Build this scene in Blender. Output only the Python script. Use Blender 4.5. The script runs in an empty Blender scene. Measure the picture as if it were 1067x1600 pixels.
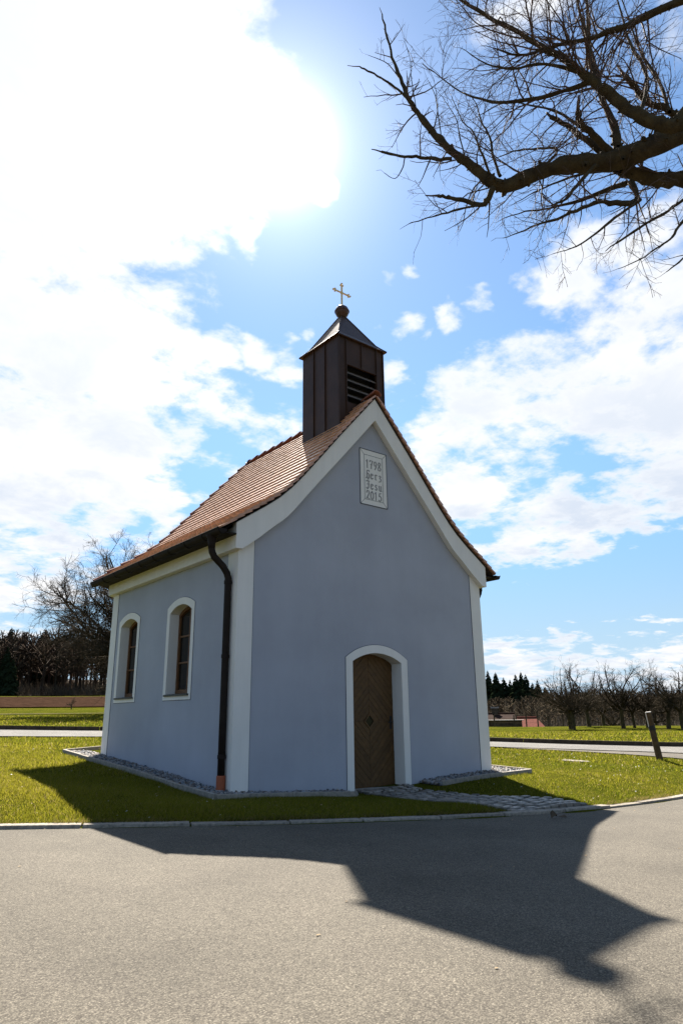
import bpy, bmesh, math, random
import numpy as np
from mathutils import Vector, Matrix
from mathutils.geometry import tessellate_polygon

random.seed(7)
rng = np.random.default_rng(7)
R = math.radians
scene = bpy.context.scene
C = scene.collection

# ------------------------------------------------------------------ camera
CAM = np.array([-5.1934, -9.0795, 1.202])
YAW, PITCH, ROLL, FPX = 0.6745, 0.2893, -0.0117, 1057.67
_f = np.array([math.sin(YAW)*math.cos(PITCH), math.cos(YAW)*math.cos(PITCH), math.sin(PITCH)])
_r = np.array([math.cos(YAW), -math.sin(YAW), 0.0])
_u = np.cross(_r, _f)
CR = np.array([math.cos(ROLL)*_r + math.sin(ROLL)*_u, -math.sin(ROLL)*_r + math.cos(ROLL)*_u, _f])
cd = bpy.data.cameras.new('camera')
cam = bpy.data.objects.new('camera', cd); C.objects.link(cam)
cd.sensor_width = 36; cd.lens = FPX/1600*36; cd.clip_start = 0.05; cd.clip_end = 6000
m = Matrix(((CR[0][0], CR[1][0], -CR[2][0], CAM[0]), (CR[0][1], CR[1][1], -CR[2][1], CAM[1]),
            (CR[0][2], CR[1][2], -CR[2][2], CAM[2]), (0, 0, 0, 1)))
cam.matrix_world = m
scene.camera = cam

def ray(x, y):
    d = np.array([(x-533.5)/FPX, (800-y)/FPX, 1.0]) @ CR
    return d/np.linalg.norm(d)
def at_d(x, y, dist):                       # a point at a horizontal distance from the viewpoint
    d = ray(x, y); return CAM + d*dist/math.hypot(d[0], d[1])

# ------------------------------------------------------------------ sun and exposure
SUN_EL, SUN_AZ = R(45.0), R(32.55)          # azimuth from +y towards +x
SDIR = np.array([math.cos(SUN_EL)*math.sin(SUN_AZ), math.cos(SUN_EL)*math.cos(SUN_AZ), math.sin(SUN_EL)])
sl = bpy.data.lights.new('sun', 'SUN'); sl.energy = 5.0; sl.angle = R(0.6); sl.color = (1.0, 0.93, 0.83)
so = bpy.data.objects.new('sun', sl); C.objects.link(so)
so.rotation_euler = Vector((-SDIR[0], -SDIR[1], -SDIR[2])).to_track_quat('-Z', 'Y').to_euler()
so.location = (10, 20, 30)
scene.view_settings.view_transform = 'Standard'
scene.view_settings.look = 'None'
scene.view_settings.exposure = 1.87
scene.cycles.max_bounces = 5; scene.cycles.diffuse_bounces = 2; scene.cycles.glossy_bounces = 2; scene.cycles.transmission_bounces = 3; scene.cycles.caustics_reflective = False; scene.cycles.caustics_refractive = False
scene.view_settings.gamma = 1.0
scene.view_settings.use_curve_mapping = False

# ------------------------------------------------------------------ world: sky with clouds
SKY_STRENGTH = 0.05
world = bpy.data.worlds.new('World'); scene.world = world
world.use_nodes = True
nt = world.node_tree; nt.nodes.clear()
def N(t, **kw):
    n = nt.nodes.new(t)
    for k, v in kw.items(): setattr(n, k, v)
    return n
def L(a, b): nt.links.new(a, b)
def wm(op, a, b=None, clamp=False):
    n = N('ShaderNodeMath', operation=op, use_clamp=clamp)
    for i, v in enumerate((a, b)):
        if v is None: continue
        if isinstance(v, (int, float)): n.inputs[i].default_value = v
        else: L(v, n.inputs[i])
    return n.outputs[0]
def wmap(v, a, b, c=0.0, d=1.0, smooth=True):
    n = N('ShaderNodeMapRange'); n.interpolation_type = 'SMOOTHSTEP' if smooth else 'LINEAR'
    L(v, n.inputs[0])
    for i, q in enumerate((a, b, c, d)): n.inputs[i+1].default_value = q
    return n.outputs[0]
tc = N('ShaderNodeTexCoord')
DIR = tc.outputs['Generated']
sky = N('ShaderNodeTexSky', sky_type='NISHITA', sun_disc=False)
sky.sun_elevation = SUN_EL; sky.sun_rotation = SUN_AZ
sky.air_density = 1.0; sky.dust_density = 0.0; sky.ozone_density = 3.0
sep = N('ShaderNodeSeparateXYZ'); L(DIR, sep.inputs[0])
zc = wm('ADD', wm('MAXIMUM', sep.outputs[2], 0.0), 0.16)
comb = N('ShaderNodeCombineXYZ')
L(wm('DIVIDE', sep.outputs[0], zc), comb.inputs[0]); L(wm('DIVIDE', sep.outputs[1], zc), comb.inputs[1])
def noise(vec, scale, detail, rough, dist=0.0, off=0.0):
    n = N('ShaderNodeTexNoise'); n.noise_dimensions = '3D'
    mp = N('ShaderNodeMapping'); mp.inputs['Location'].default_value = (off, off*1.7, off*0.6)
    L(vec, mp.inputs[0]); L(mp.outputs[0], n.inputs['Vector'])
    n.inputs['Scale'].default_value = scale; n.inputs['Detail'].default_value = detail
    n.inputs['Roughness'].default_value = rough; n.inputs['Distortion'].default_value = dist
    return n.outputs['Fac']
n1 = noise(comb.outputs[0], 2.6, 9, 0.58, 0.25, 3.1)
n2 = noise(comb.outputs[0], 9.0, 6, 0.62, 0.15, 11.3)
n3 = noise(comb.outputs[0], 0.9, 4, 0.5, 0.0, 5.7)
# cloud banks: direction, angular radius (deg), weight
def px_dir(x, y): return tuple(ray(x, y))
BANKS = [  # px, px, radius in degrees, weight
 (60, 40, 20, .86), (270, 40, 10, .80), (385, 50, 6, .64), (315, 190, 6.2, .80), (60, 330, 16, .90), (190, 300, 9, .80), (110, 560, 11.5, .95), (215, 470, 5.5, .6),
 (40, 720, 9, .88), (160, 690, 8.5, .9), (205, 780, 6, .78), (20, 830, 6.5, .70), (15, 910, 5.0, .72), (100, 860, 6, .72), (60, 940, 4.5, .62), (190, 840, 4, .6), (10, 985, 3, .52),
 (225, 528, 4.0, .62), (290, 530, 3.0, .62), (350, 540, 2.7, .62), (410, 549, 2.4, .60), (450, 552, 2.2, .58), (350, 650, 4.2, .60), (420, 690, 4.2, .64), (300, 640, 3.0, .56), (310, 730, 4, .52), (370, 720, 4, .6),
 (680, 700, 5.2, .76), (740, 650, 5.6, .76), (820, 620, 6.0, .70), (900, 590, 6.0, .72), (980, 530, 6.5, .72), (1067, 500, 7.5, .74), (730, 780, 5.6, .80), (830, 740, 6.5, .66), (960, 680, 6.5, .68), (1067, 640, 7, .74),
 (800, 820, 4.5, .74), (880, 790, 5, .78), (970, 770, 4.6, .76), (1060, 740, 5, .76),
 (870, 443, 3.0, .62), (905, 425, 3.2, .66), (935, 390, 3.6, .62), (1000, 380, 4.4, .62), (1060, 340, 5.5, .54), (1010, 60, 6.5, .52), (850, 20, 6, .50),
 (757, 461, 1.7, .58), (703, 497, 1.9, .60), (631, 513, 2.1, .56), (622, 589, 1.7, .60), (500, 311, 1.6, .52), (393, 381, 1.6, .56), (665, 525, 1.0, .46),
 (636, 420, 1.0, .46), (600, 437, 1.1, .46), (590, 518, 1.2, .5), (490, 528, 1.6, .52), (627, 545, .9, .5),
 (790, 1040, 3.2, .68), (840, 1048, 3.2, .66), (890, 1032, 3.0, .66), (950, 1036, 2.8, .68), (1020, 1030, 3.0, .68), (1067, 1040, 3.2, .68), (770, 1060, 3.0, .62), (870, 984, 1.3, .50), (840, 878, 1.6, .52), (880, 872, 1.4, .5),
]
EXTRA = [  # the same broken cover carries on round the rest of the sky: azimuth, elevation, radius, weight
 (100, 40, 15, .7), (135, 22, 12, .6), (170, 50, 17, .65), (215, 25, 15, .6), (260, 45, 16, .7), (300, 25, 14, .65), (330, 60, 14, .7), (20, 78, 12, .6), (345, 20, 12, .6), (190, 12, 9, .5), (80, 20, 11, .6),
]
wn = N('ShaderNodeTexNoise'); wn.noise_dimensions = '3D'; L(comb.outputs[0], wn.inputs['Vector']); wn.inputs['Scale'].default_value = 5.5; wn.inputs['Detail'].default_value = 4; wn.inputs['Roughness'].default_value = 0.6
wv1 = N('ShaderNodeVectorMath', operation='SUBTRACT'); L(wn.outputs['Color'], wv1.inputs[0]); wv1.inputs[1].default_value = (.5, .5, .5)
wv2 = N('ShaderNodeVectorMath', operation='SCALE'); L(wv1.outputs[0], wv2.inputs[0]); wv2.inputs['Scale'].default_value = 0.11
wv3 = N('ShaderNodeVectorMath', operation='ADD'); L(DIR, wv3.inputs[0]); L(wv2.outputs[0], wv3.inputs[1])
wv4 = N('ShaderNodeVectorMath', operation='NORMALIZE'); L(wv3.outputs[0], wv4.inputs[0]); WDIR = wv4.outputs[0]
cov = None
def add_bank(d, rad, w):
    global cov
    vm = N('ShaderNodeVectorMath', operation='DOT_PRODUCT'); L(WDIR, vm.inputs[0]); K = 2*w/R(rad*1.2)**2; vm.inputs[1].default_value = tuple(K*q for q in d)
    cov = wm('MAXIMUM', cov if cov is not None else 0.0, wm('ADD', vm.outputs['Value'], w-K))
for x, y, rad, w in BANKS: add_bank(px_dir(x, y), rad, w)
for az, el, rad, w in EXTRA:
    add_bank((math.cos(R(el))*math.sin(R(az)), math.cos(R(el))*math.cos(R(az)), math.sin(R(el))), rad, w)
nz = wm('ADD', wm('MULTIPLY', wm('SUBTRACT', n1, 0.5), 1.55), wm('MULTIPLY', wm('SUBTRACT', n2, 0.5), 1.0))
dens = wm('ADD', wm('ADD', cov, nz), -0.40)
alpha = wmap(dens, -0.03, 0.34)
thick = wmap(dens, 0.15, 0.75)
# clouds: bright edges, slightly greyer bellies
n4 = noise(comb.outputs[0], 3.4, 6, 0.6, 0.3, 21.0)
belly = wm('MULTIPLY', wmap(dens, 0.05, 0.45), wmap(wm('ADD', wm('MULTIPLY', n3, 0.45), wm('MULTIPLY', n4, 0.55)), 0.40, 0.60))
lowness = wmap(sep.outputs[2], 0.55, 0.15)
belly = wm('MULTIPLY', belly, wm('ADD', wm('MULTIPLY', lowness, 0.55), 0.45))
ccol = N('ShaderNodeMix', data_type='RGBA'); L(belly, ccol.inputs['Factor'])
ccol.inputs['A'].default_value = (0.288, 0.289, 0.292, 1); ccol.inputs['B'].default_value = (0.185, 0.21, 0.25, 1)
skyt = N('ShaderNodeVectorMath', operation='MULTIPLY'); L(sky.outputs[0], skyt.inputs[0])
skyt.inputs[1].default_value = (SKY_STRENGTH*0.88, SKY_STRENGTH*0.98, SKY_STRENGTH*1.0)
skyc = N('ShaderNodeVectorMath', operation='SCALE'); L(skyt.outputs[0], skyc.inputs[0])
L(wmap(sep.outputs[2], 0.02, 0.42, 0.52, 1.0), skyc.inputs['Scale'])     # the air near the horizon is exposed down, as in the photograph
hz = N('ShaderNodeMix', data_type='RGBA'); L(wmap(sep.outputs[2], 0.24, -0.02, 0.0, 0.92), hz.inputs['Factor'])
L(skyc.outputs[0], hz.inputs['A']); hz.inputs['B'].default_value = (0.15, 0.20, 0.265, 1)
mixc = N('ShaderNodeMix', data_type='RGBA'); L(alpha, mixc.inputs['Factor'])
L(hz.outputs['Result'], mixc.inputs['A']); L(ccol.outputs['Result'], mixc.inputs['B'])
# the glare of the sun through thin cloud
sd = N('ShaderNodeVectorMath', operation='DOT_PRODUCT'); L(DIR, sd.inputs[0]); sd.inputs[1].default_value = tuple(SDIR)
sdc = wm('MAXIMUM', sd.outputs['Value'], 0.0)
aur = wm('ADD', wm('MULTIPLY', wm('POWER', sdc, 900.0), 0.7), wm('ADD', wm('MULTIPLY', wm('POWER', sdc, 120.0), 0.16), wm('MULTIPLY', wm('POWER', sdc, 14.0), 0.05)))
aurc = N('ShaderNodeVectorMath', operation='SCALE'); aurc.inputs[0].default_value = (1.0, 0.96, 0.90); L(aur, aurc.inputs['Scale'])
addc = N('ShaderNodeVectorMath', operation='ADD'); L(mixc.outputs['Result'], addc.inputs[0]); L(aurc.outputs[0], addc.inputs[1])
bg = N('ShaderNodeBackground'); L(addc.outputs[0], bg.inputs['Color']); bg.inputs['Strength'].default_value = 1.0
wo = N('ShaderNodeOutputWorld'); L(bg.outputs[0], wo.inputs[0])
world.cycles.sampling_method = 'MANUAL'; world.cycles.sample_map_resolution = 1024

# ------------------------------------------------------------------ helpers
def empty(name, loc=(0, 0, 0), parent=None):
    o = bpy.data.objects.new(name, None); C.objects.link(o); o.location = loc
    o.empty_display_size = 0.2
    if parent:
        o.parent = parent; o.matrix_parent_inverse = Matrix.Translation(world_loc(parent)).inverted()
    return o
def tag(o, label=None, cat=None, group=None, kind=None):
    if label: o['label'] = label
    if cat: o['category'] = cat
    if group: o['group'] = group
    if kind: o['kind'] = kind
    return o
def link(name, me, mat=None, parent=None):
    o = bpy.data.objects.new(name, me); C.objects.link(o)
    if mat and not me.materials: me.materials.append(mat)
    if parent:
        o.parent = parent; o.matrix_parent_inverse = Matrix.Translation(world_loc(parent)).inverted()
    return o
def world_loc(o):
    return Vector(o.location)          # the parent inverse cancels the parents above
class MB:
    """collects faces in world coordinates; build() links them as one mesh object"""
    def __init__(s): s.v = []; s.f = []
    def add(s, vs, fs):
        b = len(s.v); s.v += [tuple(map(float, q)) for q in vs]; s.f += [tuple(i+b for i in f) for f in fs]; return s
    def box(s, x0, x1, y0, y1, z0, z1):
        vs = [(x, y, z) for z in (z0, z1) for y in (y0, y1) for x in (x0, x1)]
        return s.add(vs, [(0, 2, 3, 1), (4, 5, 7, 6), (0, 1, 5, 4), (2, 6, 7, 3), (0, 4, 6, 2), (1, 3, 7, 5)])
    def hexa(s, bottom, top):
        n = len(bottom)
        return s.add(list(bottom)+list(top), [tuple(reversed(range(n))), tuple(range(n, 2*n))] + [(i, (i+1) % n, n+(i+1) % n, n+i) for i in range(n)])
    def plate(s, outer, holes, mp, d0, d1, sides=True):
        loops = [outer]+holes
        tri = tessellate_polygon([[Vector((a, b, 0)) for a, b in l] for l in loops])
        flat = [q for l in loops for q in l]; n = len(flat)
        vs = [mp(a, b, d0) for a, b in flat]+[mp(a, b, d1) for a, b in flat]
        fs = [tuple(t) for t in tri]+[tuple(n+i for i in reversed(t)) for t in tri]
        if sides:
            k = 0
            for l in loops:
                m_ = len(l)
                fs += [(k+i, k+(i+1) % m_, n+k+(i+1) % m_, n+k+i) for i in range(m_)]; k += m_
        return s.add(vs, fs)
    def tube(s, path, radii, sides=6, cap=True):
        P = [np.asarray(q, float) for q in path]
        if not hasattr(radii, '__len__'): radii = [radii]*len(P)
        vs = []; up = np.array([0.3, 0.2, 0.93])
        for i, q in enumerate(P):
            t = P[min(i+1, len(P)-1)]-P[max(i-1, 0)]; t = t/(np.linalg.norm(t)+1e-9)
            a = np.cross(t, up)
            if np.linalg.norm(a) < 0.05: a = np.cross(t, (1, 0, 0))
            a /= np.linalg.norm(a); b = np.cross(t, a)
            for k in range(sides):
                an = 2*math.pi*k/sides
                vs.append(q+radii[i]*(math.cos(an)*a+math.sin(an)*b))
        fs = [(i*sides+k, i*sides+(k+1) % sides, (i+1)*sides+(k+1) % sides, (i+1)*sides+k) for i in range(len(P)-1) for k in range(sides)]
        if cap: fs += [tuple(reversed(range(sides))), tuple(range((len(P)-1)*sides, len(P)*sides))]
        return s.add(vs, fs)
    def lathe(s, prof, c, n=20):
        vs = [(c[0]+r*math.cos(2*math.pi*k/n), c[1]+r*math.sin(2*math.pi*k/n), c[2]+z) for r, z in prof for k in range(n)]
        m_ = len(prof)
        fs = [(i*n+k, i*n+(k+1) % n, (i+1)*n+(k+1) % n, (i+1)*n+k) for i in range(m_-1) for k in range(n)]
        fs += [tuple(reversed(range(n))), tuple(range((m_-1)*n, m_*n))]
        return s.add(vs, fs)
    def mesh(s, name, smooth=False, fix=True):
        me = bpy.data.meshes.new(name); me.from_pydata(s.v, [], s.f); me.update()
        if fix:
            b = bmesh.new(); b.from_mesh(me); bmesh.ops.recalc_face_normals(b, faces=b.faces); b.to_mesh(me); b.free()
        if smooth: me.polygons.foreach_set('use_smooth', [True]*len(me.polygons))
        return me
    def build(s, name, mat, parent=None, smooth=False, bevel=0, fix=True):
        o = link(name, s.mesh(name, smooth, fix), mat, parent)
        if bevel:
            md = o.modifiers.new('b', 'BEVEL'); md.width = bevel; md.segments = 2; md.limit_method = 'ANGLE'; md.angle_limit = R(40)
        return o
def np_mesh(name, V, F, mat, col=None, smooth=False):
    V = np.asarray(V, np.float32); F = np.asarray(F, np.int32); k = F.shape[1]
    me = bpy.data.meshes.new(name)
    me.vertices.add(len(V)); me.vertices.foreach_set('co', V.ravel())
    me.loops.add(F.size); me.loops.foreach_set('vertex_index', F.ravel())
    me.polygons.add(len(F)); me.polygons.foreach_set('loop_start', np.arange(len(F), dtype=np.int32)*k)
    if smooth: me.polygons.foreach_set('use_smooth', np.ones(len(F), bool))
    if col is not None:
        a = me.attributes.new('tint', 'FLOAT_COLOR', 'POINT'); a.data.foreach_set('color', np.asarray(col, np.float32).ravel())
    me.update(); me.validate(); me.materials.append(mat)
    return me

# ------------------------------------------------------------------ materials
def mat(name, base, rough=0.8, spec=0.3, vary=0.0, vscale=4.0, bump=0.0, bscale=60.0, metal=0.0, objvar=0.0, attr=False, transl=0.0, dark=None, coords='Object', detail=6):
    mt = bpy.data.materials.new(name); mt.use_nodes = True
    t = mt.node_tree; b = t.nodes['Principled BSDF']
    b.inputs['Roughness'].default_value = rough; b.inputs['Specular IOR Level'].default_value = spec; b.inputs['Metallic'].default_value = metal
    def nn(k, **kw):
        n = t.nodes.new(k)
        for a, v in kw.items(): setattr(n, a, v)
        return n
    col = None
    c = nn('ShaderNodeRGB'); c.outputs[0].default_value = (*base, 1); col = c.outputs[0]
    geo = nn('ShaderNodeNewGeometry')
    if attr:
        a = nn('ShaderNodeAttribute'); a.attribute_name = 'tint'; col = a.outputs['Color']
    if vary:
        no = nn('ShaderNodeTexNoise'); no.inputs['Scale'].default_value = vscale; no.inputs['Detail'].default_value = detail; no.inputs['Roughness'].default_value = 0.6
        t.links.new(geo.outputs['Position'], no.inputs['Vector'])
        mr = nn('ShaderNodeMapRange'); t.links.new(no.outputs['Fac'], mr.inputs[0])
        mr.inputs[1].default_value = 0.28; mr.inputs[2].default_value = 0.72; mr.inputs[3].default_value = 1-vary; mr.inputs[4].default_value = 1+vary
        if dark:
            mx = nn('ShaderNodeMix', data_type='RGBA'); mr.inputs[3].default_value = 0; mr.inputs[4].default_value = 1
            t.links.new(mr.outputs[0], mx.inputs['Factor']); mx.inputs['A'].default_value = (*dark, 1); t.links.new(col, mx.inputs['B']); col = mx.outputs['Result']
        else:
            sc = nn('ShaderNodeVectorMath', operation='SCALE'); t.links.new(col, sc.inputs[0]); t.links.new(mr.outputs[0], sc.inputs['Scale']); col = sc.outputs[0]
    if objvar:
        oi = nn('ShaderNodeObjectInfo'); mr2 = nn('ShaderNodeMapRange'); t.links.new(oi.outputs['Random'], mr2.inputs[0])
        mr2.inputs[3].default_value = 1-objvar; mr2.inputs[4].default_value = 1+objvar
        sc = nn('ShaderNodeVectorMath', operation='SCALE'); t.links.new(col, sc.inputs[0]); t.links.new(mr2.outputs[0], sc.inputs['Scale']); col = sc.outputs[0]
    t.links.new(col, b.inputs['Base Color'])
    if bump:
        bn = nn('ShaderNodeTexNoise'); bn.inputs['Scale'].default_value = bscale; bn.inputs['Detail'].default_value = 4
        t.links.new(geo.outputs['Position'], bn.inputs['Vector'])
        bu = nn('ShaderNodeBump'); bu.inputs['Strength'].default_value = 1.0; bu.inputs['Distance'].default_value = bump
        t.links.new(bn.outputs['Fac'], bu.inputs['Height']); t.links.new(bu.outputs[0], b.inputs['Normal'])
    if transl:
        out = t.nodes['Material Output']; tr = nn('ShaderNodeBsdfTranslucent'); t.links.new(col, tr.inputs['Color'])
        ms = nn('ShaderNodeMixShader'); ms.inputs[0].default_value = transl
        t.links.new(b.outputs[0], ms.inputs[1]); t.links.new(tr.outputs[0], ms.inputs[2]); t.links.new(ms.outputs[0], out.inputs['Surface'])
    return mt
M = {}
M['wall'] = mat('plaster_blue', (0.368, 0.374, 0.412), 0.92, 0.12, 0.10, 0.7, 0.0016, 90)
def streaks(mt, amt):
    # faint runs and trowel patches in the plaster
    t = mt.node_tree; b = t.nodes['Principled BSDF']; geo = t.nodes.new('ShaderNodeNewGeometry'); old_l = b.inputs['Base Color'].links[0].from_socket
    mp = t.nodes.new('ShaderNodeMapping'); mp.inputs['Scale'].default_value = (5.0, 5.0, .45); t.links.new(geo.outputs['Position'], mp.inputs[0])
    n = t.nodes.new('ShaderNodeTexNoise'); n.inputs['Scale'].default_value = 1.0; n.inputs['Detail'].default_value = 7; n.inputs['Roughness'].default_value = .7; t.links.new(mp.outputs[0], n.inputs['Vector'])
    mr = t.nodes.new('ShaderNodeMapRange'); t.links.new(n.outputs['Fac'], mr.inputs[0]); mr.inputs[1].default_value = .35; mr.inputs[2].default_value = .7; mr.inputs[3].default_value = 1-amt; mr.inputs[4].default_value = 1+amt
    sc = t.nodes.new('ShaderNodeVectorMath'); sc.operation = 'SCALE'; t.links.new(old_l, sc.inputs[0]); t.links.new(mr.outputs[0], sc.inputs['Scale']); t.links.new(sc.outputs[0], b.inputs['Base Color'])
streaks(M['wall'], .016)
M['white'] = mat('plaster_white', (0.745, 0.705, 0.65), 0.9, 0.15, 0.035, 1.6, 0.0010, 90)
streaks(M['white'], .04)
M['groove'] = mat('scored_line', (0.10, 0.11, 0.13), 0.95, 0.1)
M['tile'] = mat('clay_tile', (0.47, 0.235, 0.135), 0.38, 0.75, 0.2, 5.0, 0.0012, 120, objvar=0.16)
M['tile_mass'] = mat('clay_tile_mass', (0.47, 0.235, 0.135), 0.38, 0.75, 0.2, 5.0, 0.0012, 120)
M['ridge'] = mat('clay_ridge', (0.24, 0.085, 0.05), 0.7, 0.35, 0.25, 6.0, 0.001, 90, objvar=0.15)
M['deck'] = mat('roof_deck', (0.06, 0.04, 0.03), 0.9)
M['copper'] = mat('brown_metal', (0.018, 0.012, 0.009), 0.7, 0.15, 0.3, 7.0, metal=0.0)
M['cladding'] = mat('brown_cladding', (0.056, 0.029, 0.017), 0.5, 0.18, 0.22, 2.5, metal=0.12)
M['terra'] = mat('terracotta_pipe', (0.33, 0.085, 0.035), 0.6, 0.3, 0.15, 20)
M['wood'] = mat('door_oak', (0.092, 0.046, 0.014), 0.55, 0.25, 0.25, 14.0, 0.0006, 200, objvar=0.13)
M['winwood'] = mat('window_wood', (0.13, 0.055, 0.018), 0.5, 0.4, 0.2, 12.0)
M['glass'] = mat('dark_glass', (0.012, 0.010, 0.008), 0.12, 0.22)
M['sill'] = mat('sill_metal', (0.035, 0.033, 0.030), 0.5, 0.4, metal=0.3)
M['stone'] = mat('threshold_stone', (0.30, 0.27, 0.23), 0.85, 0.2, 0.2, 14, 0.002, 60)
M['gold'] = mat('gilded_metal', (0.78, 0.54, 0.22), 0.45, 0.5, 0.15, 30, metal=0.25)
M['ball'] = mat('copper_ball', (0.085, 0.040, 0.030), 0.45, 0.5, 0.2, 12, metal=0.5)
M['slat'] = mat('louvre_slat', (0.12, 0.085, 0.06), 0.5, 0.4, 0.1, 9, metal=0.2)
M['letter'] = mat('engraved_letter', (0.27, 0.26, 0.25), 0.9, 0.1)
M['kerb'] = mat('granite_kerb', (0.23, 0.20, 0.16), 0.85, 0.15, 0.45, 22, 0.004, 70, objvar=0.14)
M['edging'] = mat('concrete_edging', (0.25, 0.22, 0.18), 0.9, 0.2, 0.3, 16, 0.002, 80, objvar=0.08)
M['cobble'] = mat('granite_cobble', (0.165, 0.145, 0.12), 0.5, 0.5, 0.3, 25, 0.004, 60, objvar=0.45)
M['bed'] = mat('path_joint_soil', (0.075, 0.062, 0.04), 0.95, 0.1, 0.4, 18, 0.01, 60)
M['pebble'] = mat('pebble', (0.3, 0.3, 0.3), 0.75, 0.3, attr=True)
M['gravelbase'] = mat('gravel_base', (0.07, 0.065, 0.055), 0.95, 0.1, 0.4, 40, 0.01, 80)
M['grass'] = mat('grass_blade', (0.1, 0.1, 0.02), 0.7, 0.08, attr=True, transl=0.66)
M['fleck'] = mat('dry_fleck', (0.5, 0.45, 0.36), 0.8, 0.2, attr=True)
M['bark'] = mat('bark', (0.085, 0.064, 0.034), 0.95, 0.1, 1, 7.0, 0.03, 22, dark=(0.03, 0.022, 0.015))
M['twig'] = mat('twig', (0.085, 0.055, 0.042), 0.8, 0.2, 0.3, 6.0)
M['mossbark'] = mat('mossy_bark', (0.085, 0.070, 0.028), 0.95, 0.1, 1, 5.0, 0.01, 30, dark=(0.04, 0.03, 0.02))
M['farbark'] = mat('far_twigs', (0.045, 0.034, 0.021), 0.95, 0.05, 0.4, 0.25)
M['wood_far'] = mat('far_wood', (0.045, 0.034, 0.024), 0.95, 0.05, attr=True)
M['needles'] = mat('spruce_needles', (0.014, 0.020, 0.010), 1.0, 0.0, 0.4, 0.8)
M['thicket'] = mat('dry_thicket', (0.13, 0.10, 0.06), 0.9, 0.1, attr=True)
M['post'] = mat('weathered_post', (0.085, 0.055, 0.028), 0.9, 0.15, 0.4, 12, 0.004, 50)
M['postcap'] = mat('post_pale_edge', (0.55, 0.52, 0.47), 0.8, 0.2)
M['black'] = mat('black_band', (0.02, 0.02, 0.02), 0.7)
M['redroof'] = mat('far_red_tiles', (0.125, 0.042, 0.030), 0.9, 0.03, 0.3, 3.0)
M['brownroof'] = mat('far_brown_roof', (0.028, 0.014, 0.010), 0.95, 0.05, 0.3, 1)
M['render'] = mat('far_house_wall', (0.42, 0.38, 0.32), 0.9)
M['logs'] = mat('stacked_logs', (0.075, 0.055, 0.036), 0.95, 0.1, 0.5, 3)
M['paledge'] = mat('pale_cover', (0.25, 0.23, 0.2), 0.8)

def ground_mat():
    mt = mat('meadow', (0.10, 0.115, 0.022), 1.0, 0.0)
    t = mt.node_tree; b = t.nodes['Principled BSDF']
    geo = t.nodes.new('ShaderNodeNewGeometry')
    def nz_(s, d):
        n = t.nodes.new('ShaderNodeTexNoise'); n.inputs['Scale'].default_value = s; n.inputs['Detail'].default_value = d; n.inputs['Roughness'].default_value = 0.65
        t.links.new(geo.outputs['Position'], n.inputs['Vector']); return n.outputs['Fac']
    r1 = t.nodes.new('ShaderNodeValToRGB'); t.links.new(nz_(0.55, 8), r1.inputs[0])
    e = r1.color_ramp.elements; e[0].position = 0.3; e[0].color = (0.036, 0.050, 0.005, 1); e[1].position = 0.72; e[1].color = (0.105, 0.098, 0.014, 1)
    r2 = t.nodes.new('ShaderNodeValToRGB'); t.links.new(nz_(30, 5), r2.inputs[0])
    e = r2.color_ramp.elements; e[0].position = 0.3; e[0].color = (0.55, 0.55, 0.5, 1); e[1].position = 0.7; e[1].color = (1.35, 1.35, 1.3, 1)
    mx = t.nodes.new('ShaderNodeVectorMath'); mx.operation = 'MULTIPLY'
    t.links.new(r1.outputs[0], mx.inputs[0]); t.links.new(r2.outputs[0], mx.inputs[1]); t.links.new(mx.outputs[0], b.inputs['Base Color'])
    bu = t.nodes.new('ShaderNodeBump'); bu.inputs['Distance'].default_value = 0.05; t.links.new(nz_(45, 3), bu.inputs['Height']); t.links.new(bu.outputs[0], b.inputs['Normal'])
    return mt
M['meadow'] = ground_mat()
def soil_mat():
    mt = mat('ploughed_soil', (0.036, 0.021, 0.014), 1.0, 0.0, 0.6, 1.3, 0.35, 1.8)
    t = mt.node_tree; b = t.nodes['Principled BSDF']; geo = t.nodes.new('ShaderNodeNewGeometry')
    wv = t.nodes.new('ShaderNodeTexWave'); wv.bands_direction = 'Y'; wv.inputs['Scale'].default_value = 0.11; wv.inputs['Distortion'].default_value = 2.5; wv.inputs['Detail'].default_value = 4; t.links.new(geo.outputs['Position'], wv.inputs['Vector'])
    old_l = b.inputs['Base Color'].links[0].from_socket
    mr = t.nodes.new('ShaderNodeMapRange'); t.links.new(wv.outputs['Fac'], mr.inputs[0]); mr.inputs[3].default_value = .55; mr.inputs[4].default_value = 1.35
    sc = t.nodes.new('ShaderNodeVectorMath'); sc.operation = 'SCALE'; t.links.new(old_l, sc.inputs[0]); t.links.new(mr.outputs[0], sc.inputs['Scale']); t.links.new(sc.outputs[0], b.inputs['Base Color'])
    return mt
M['soil'] = soil_mat()
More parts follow.
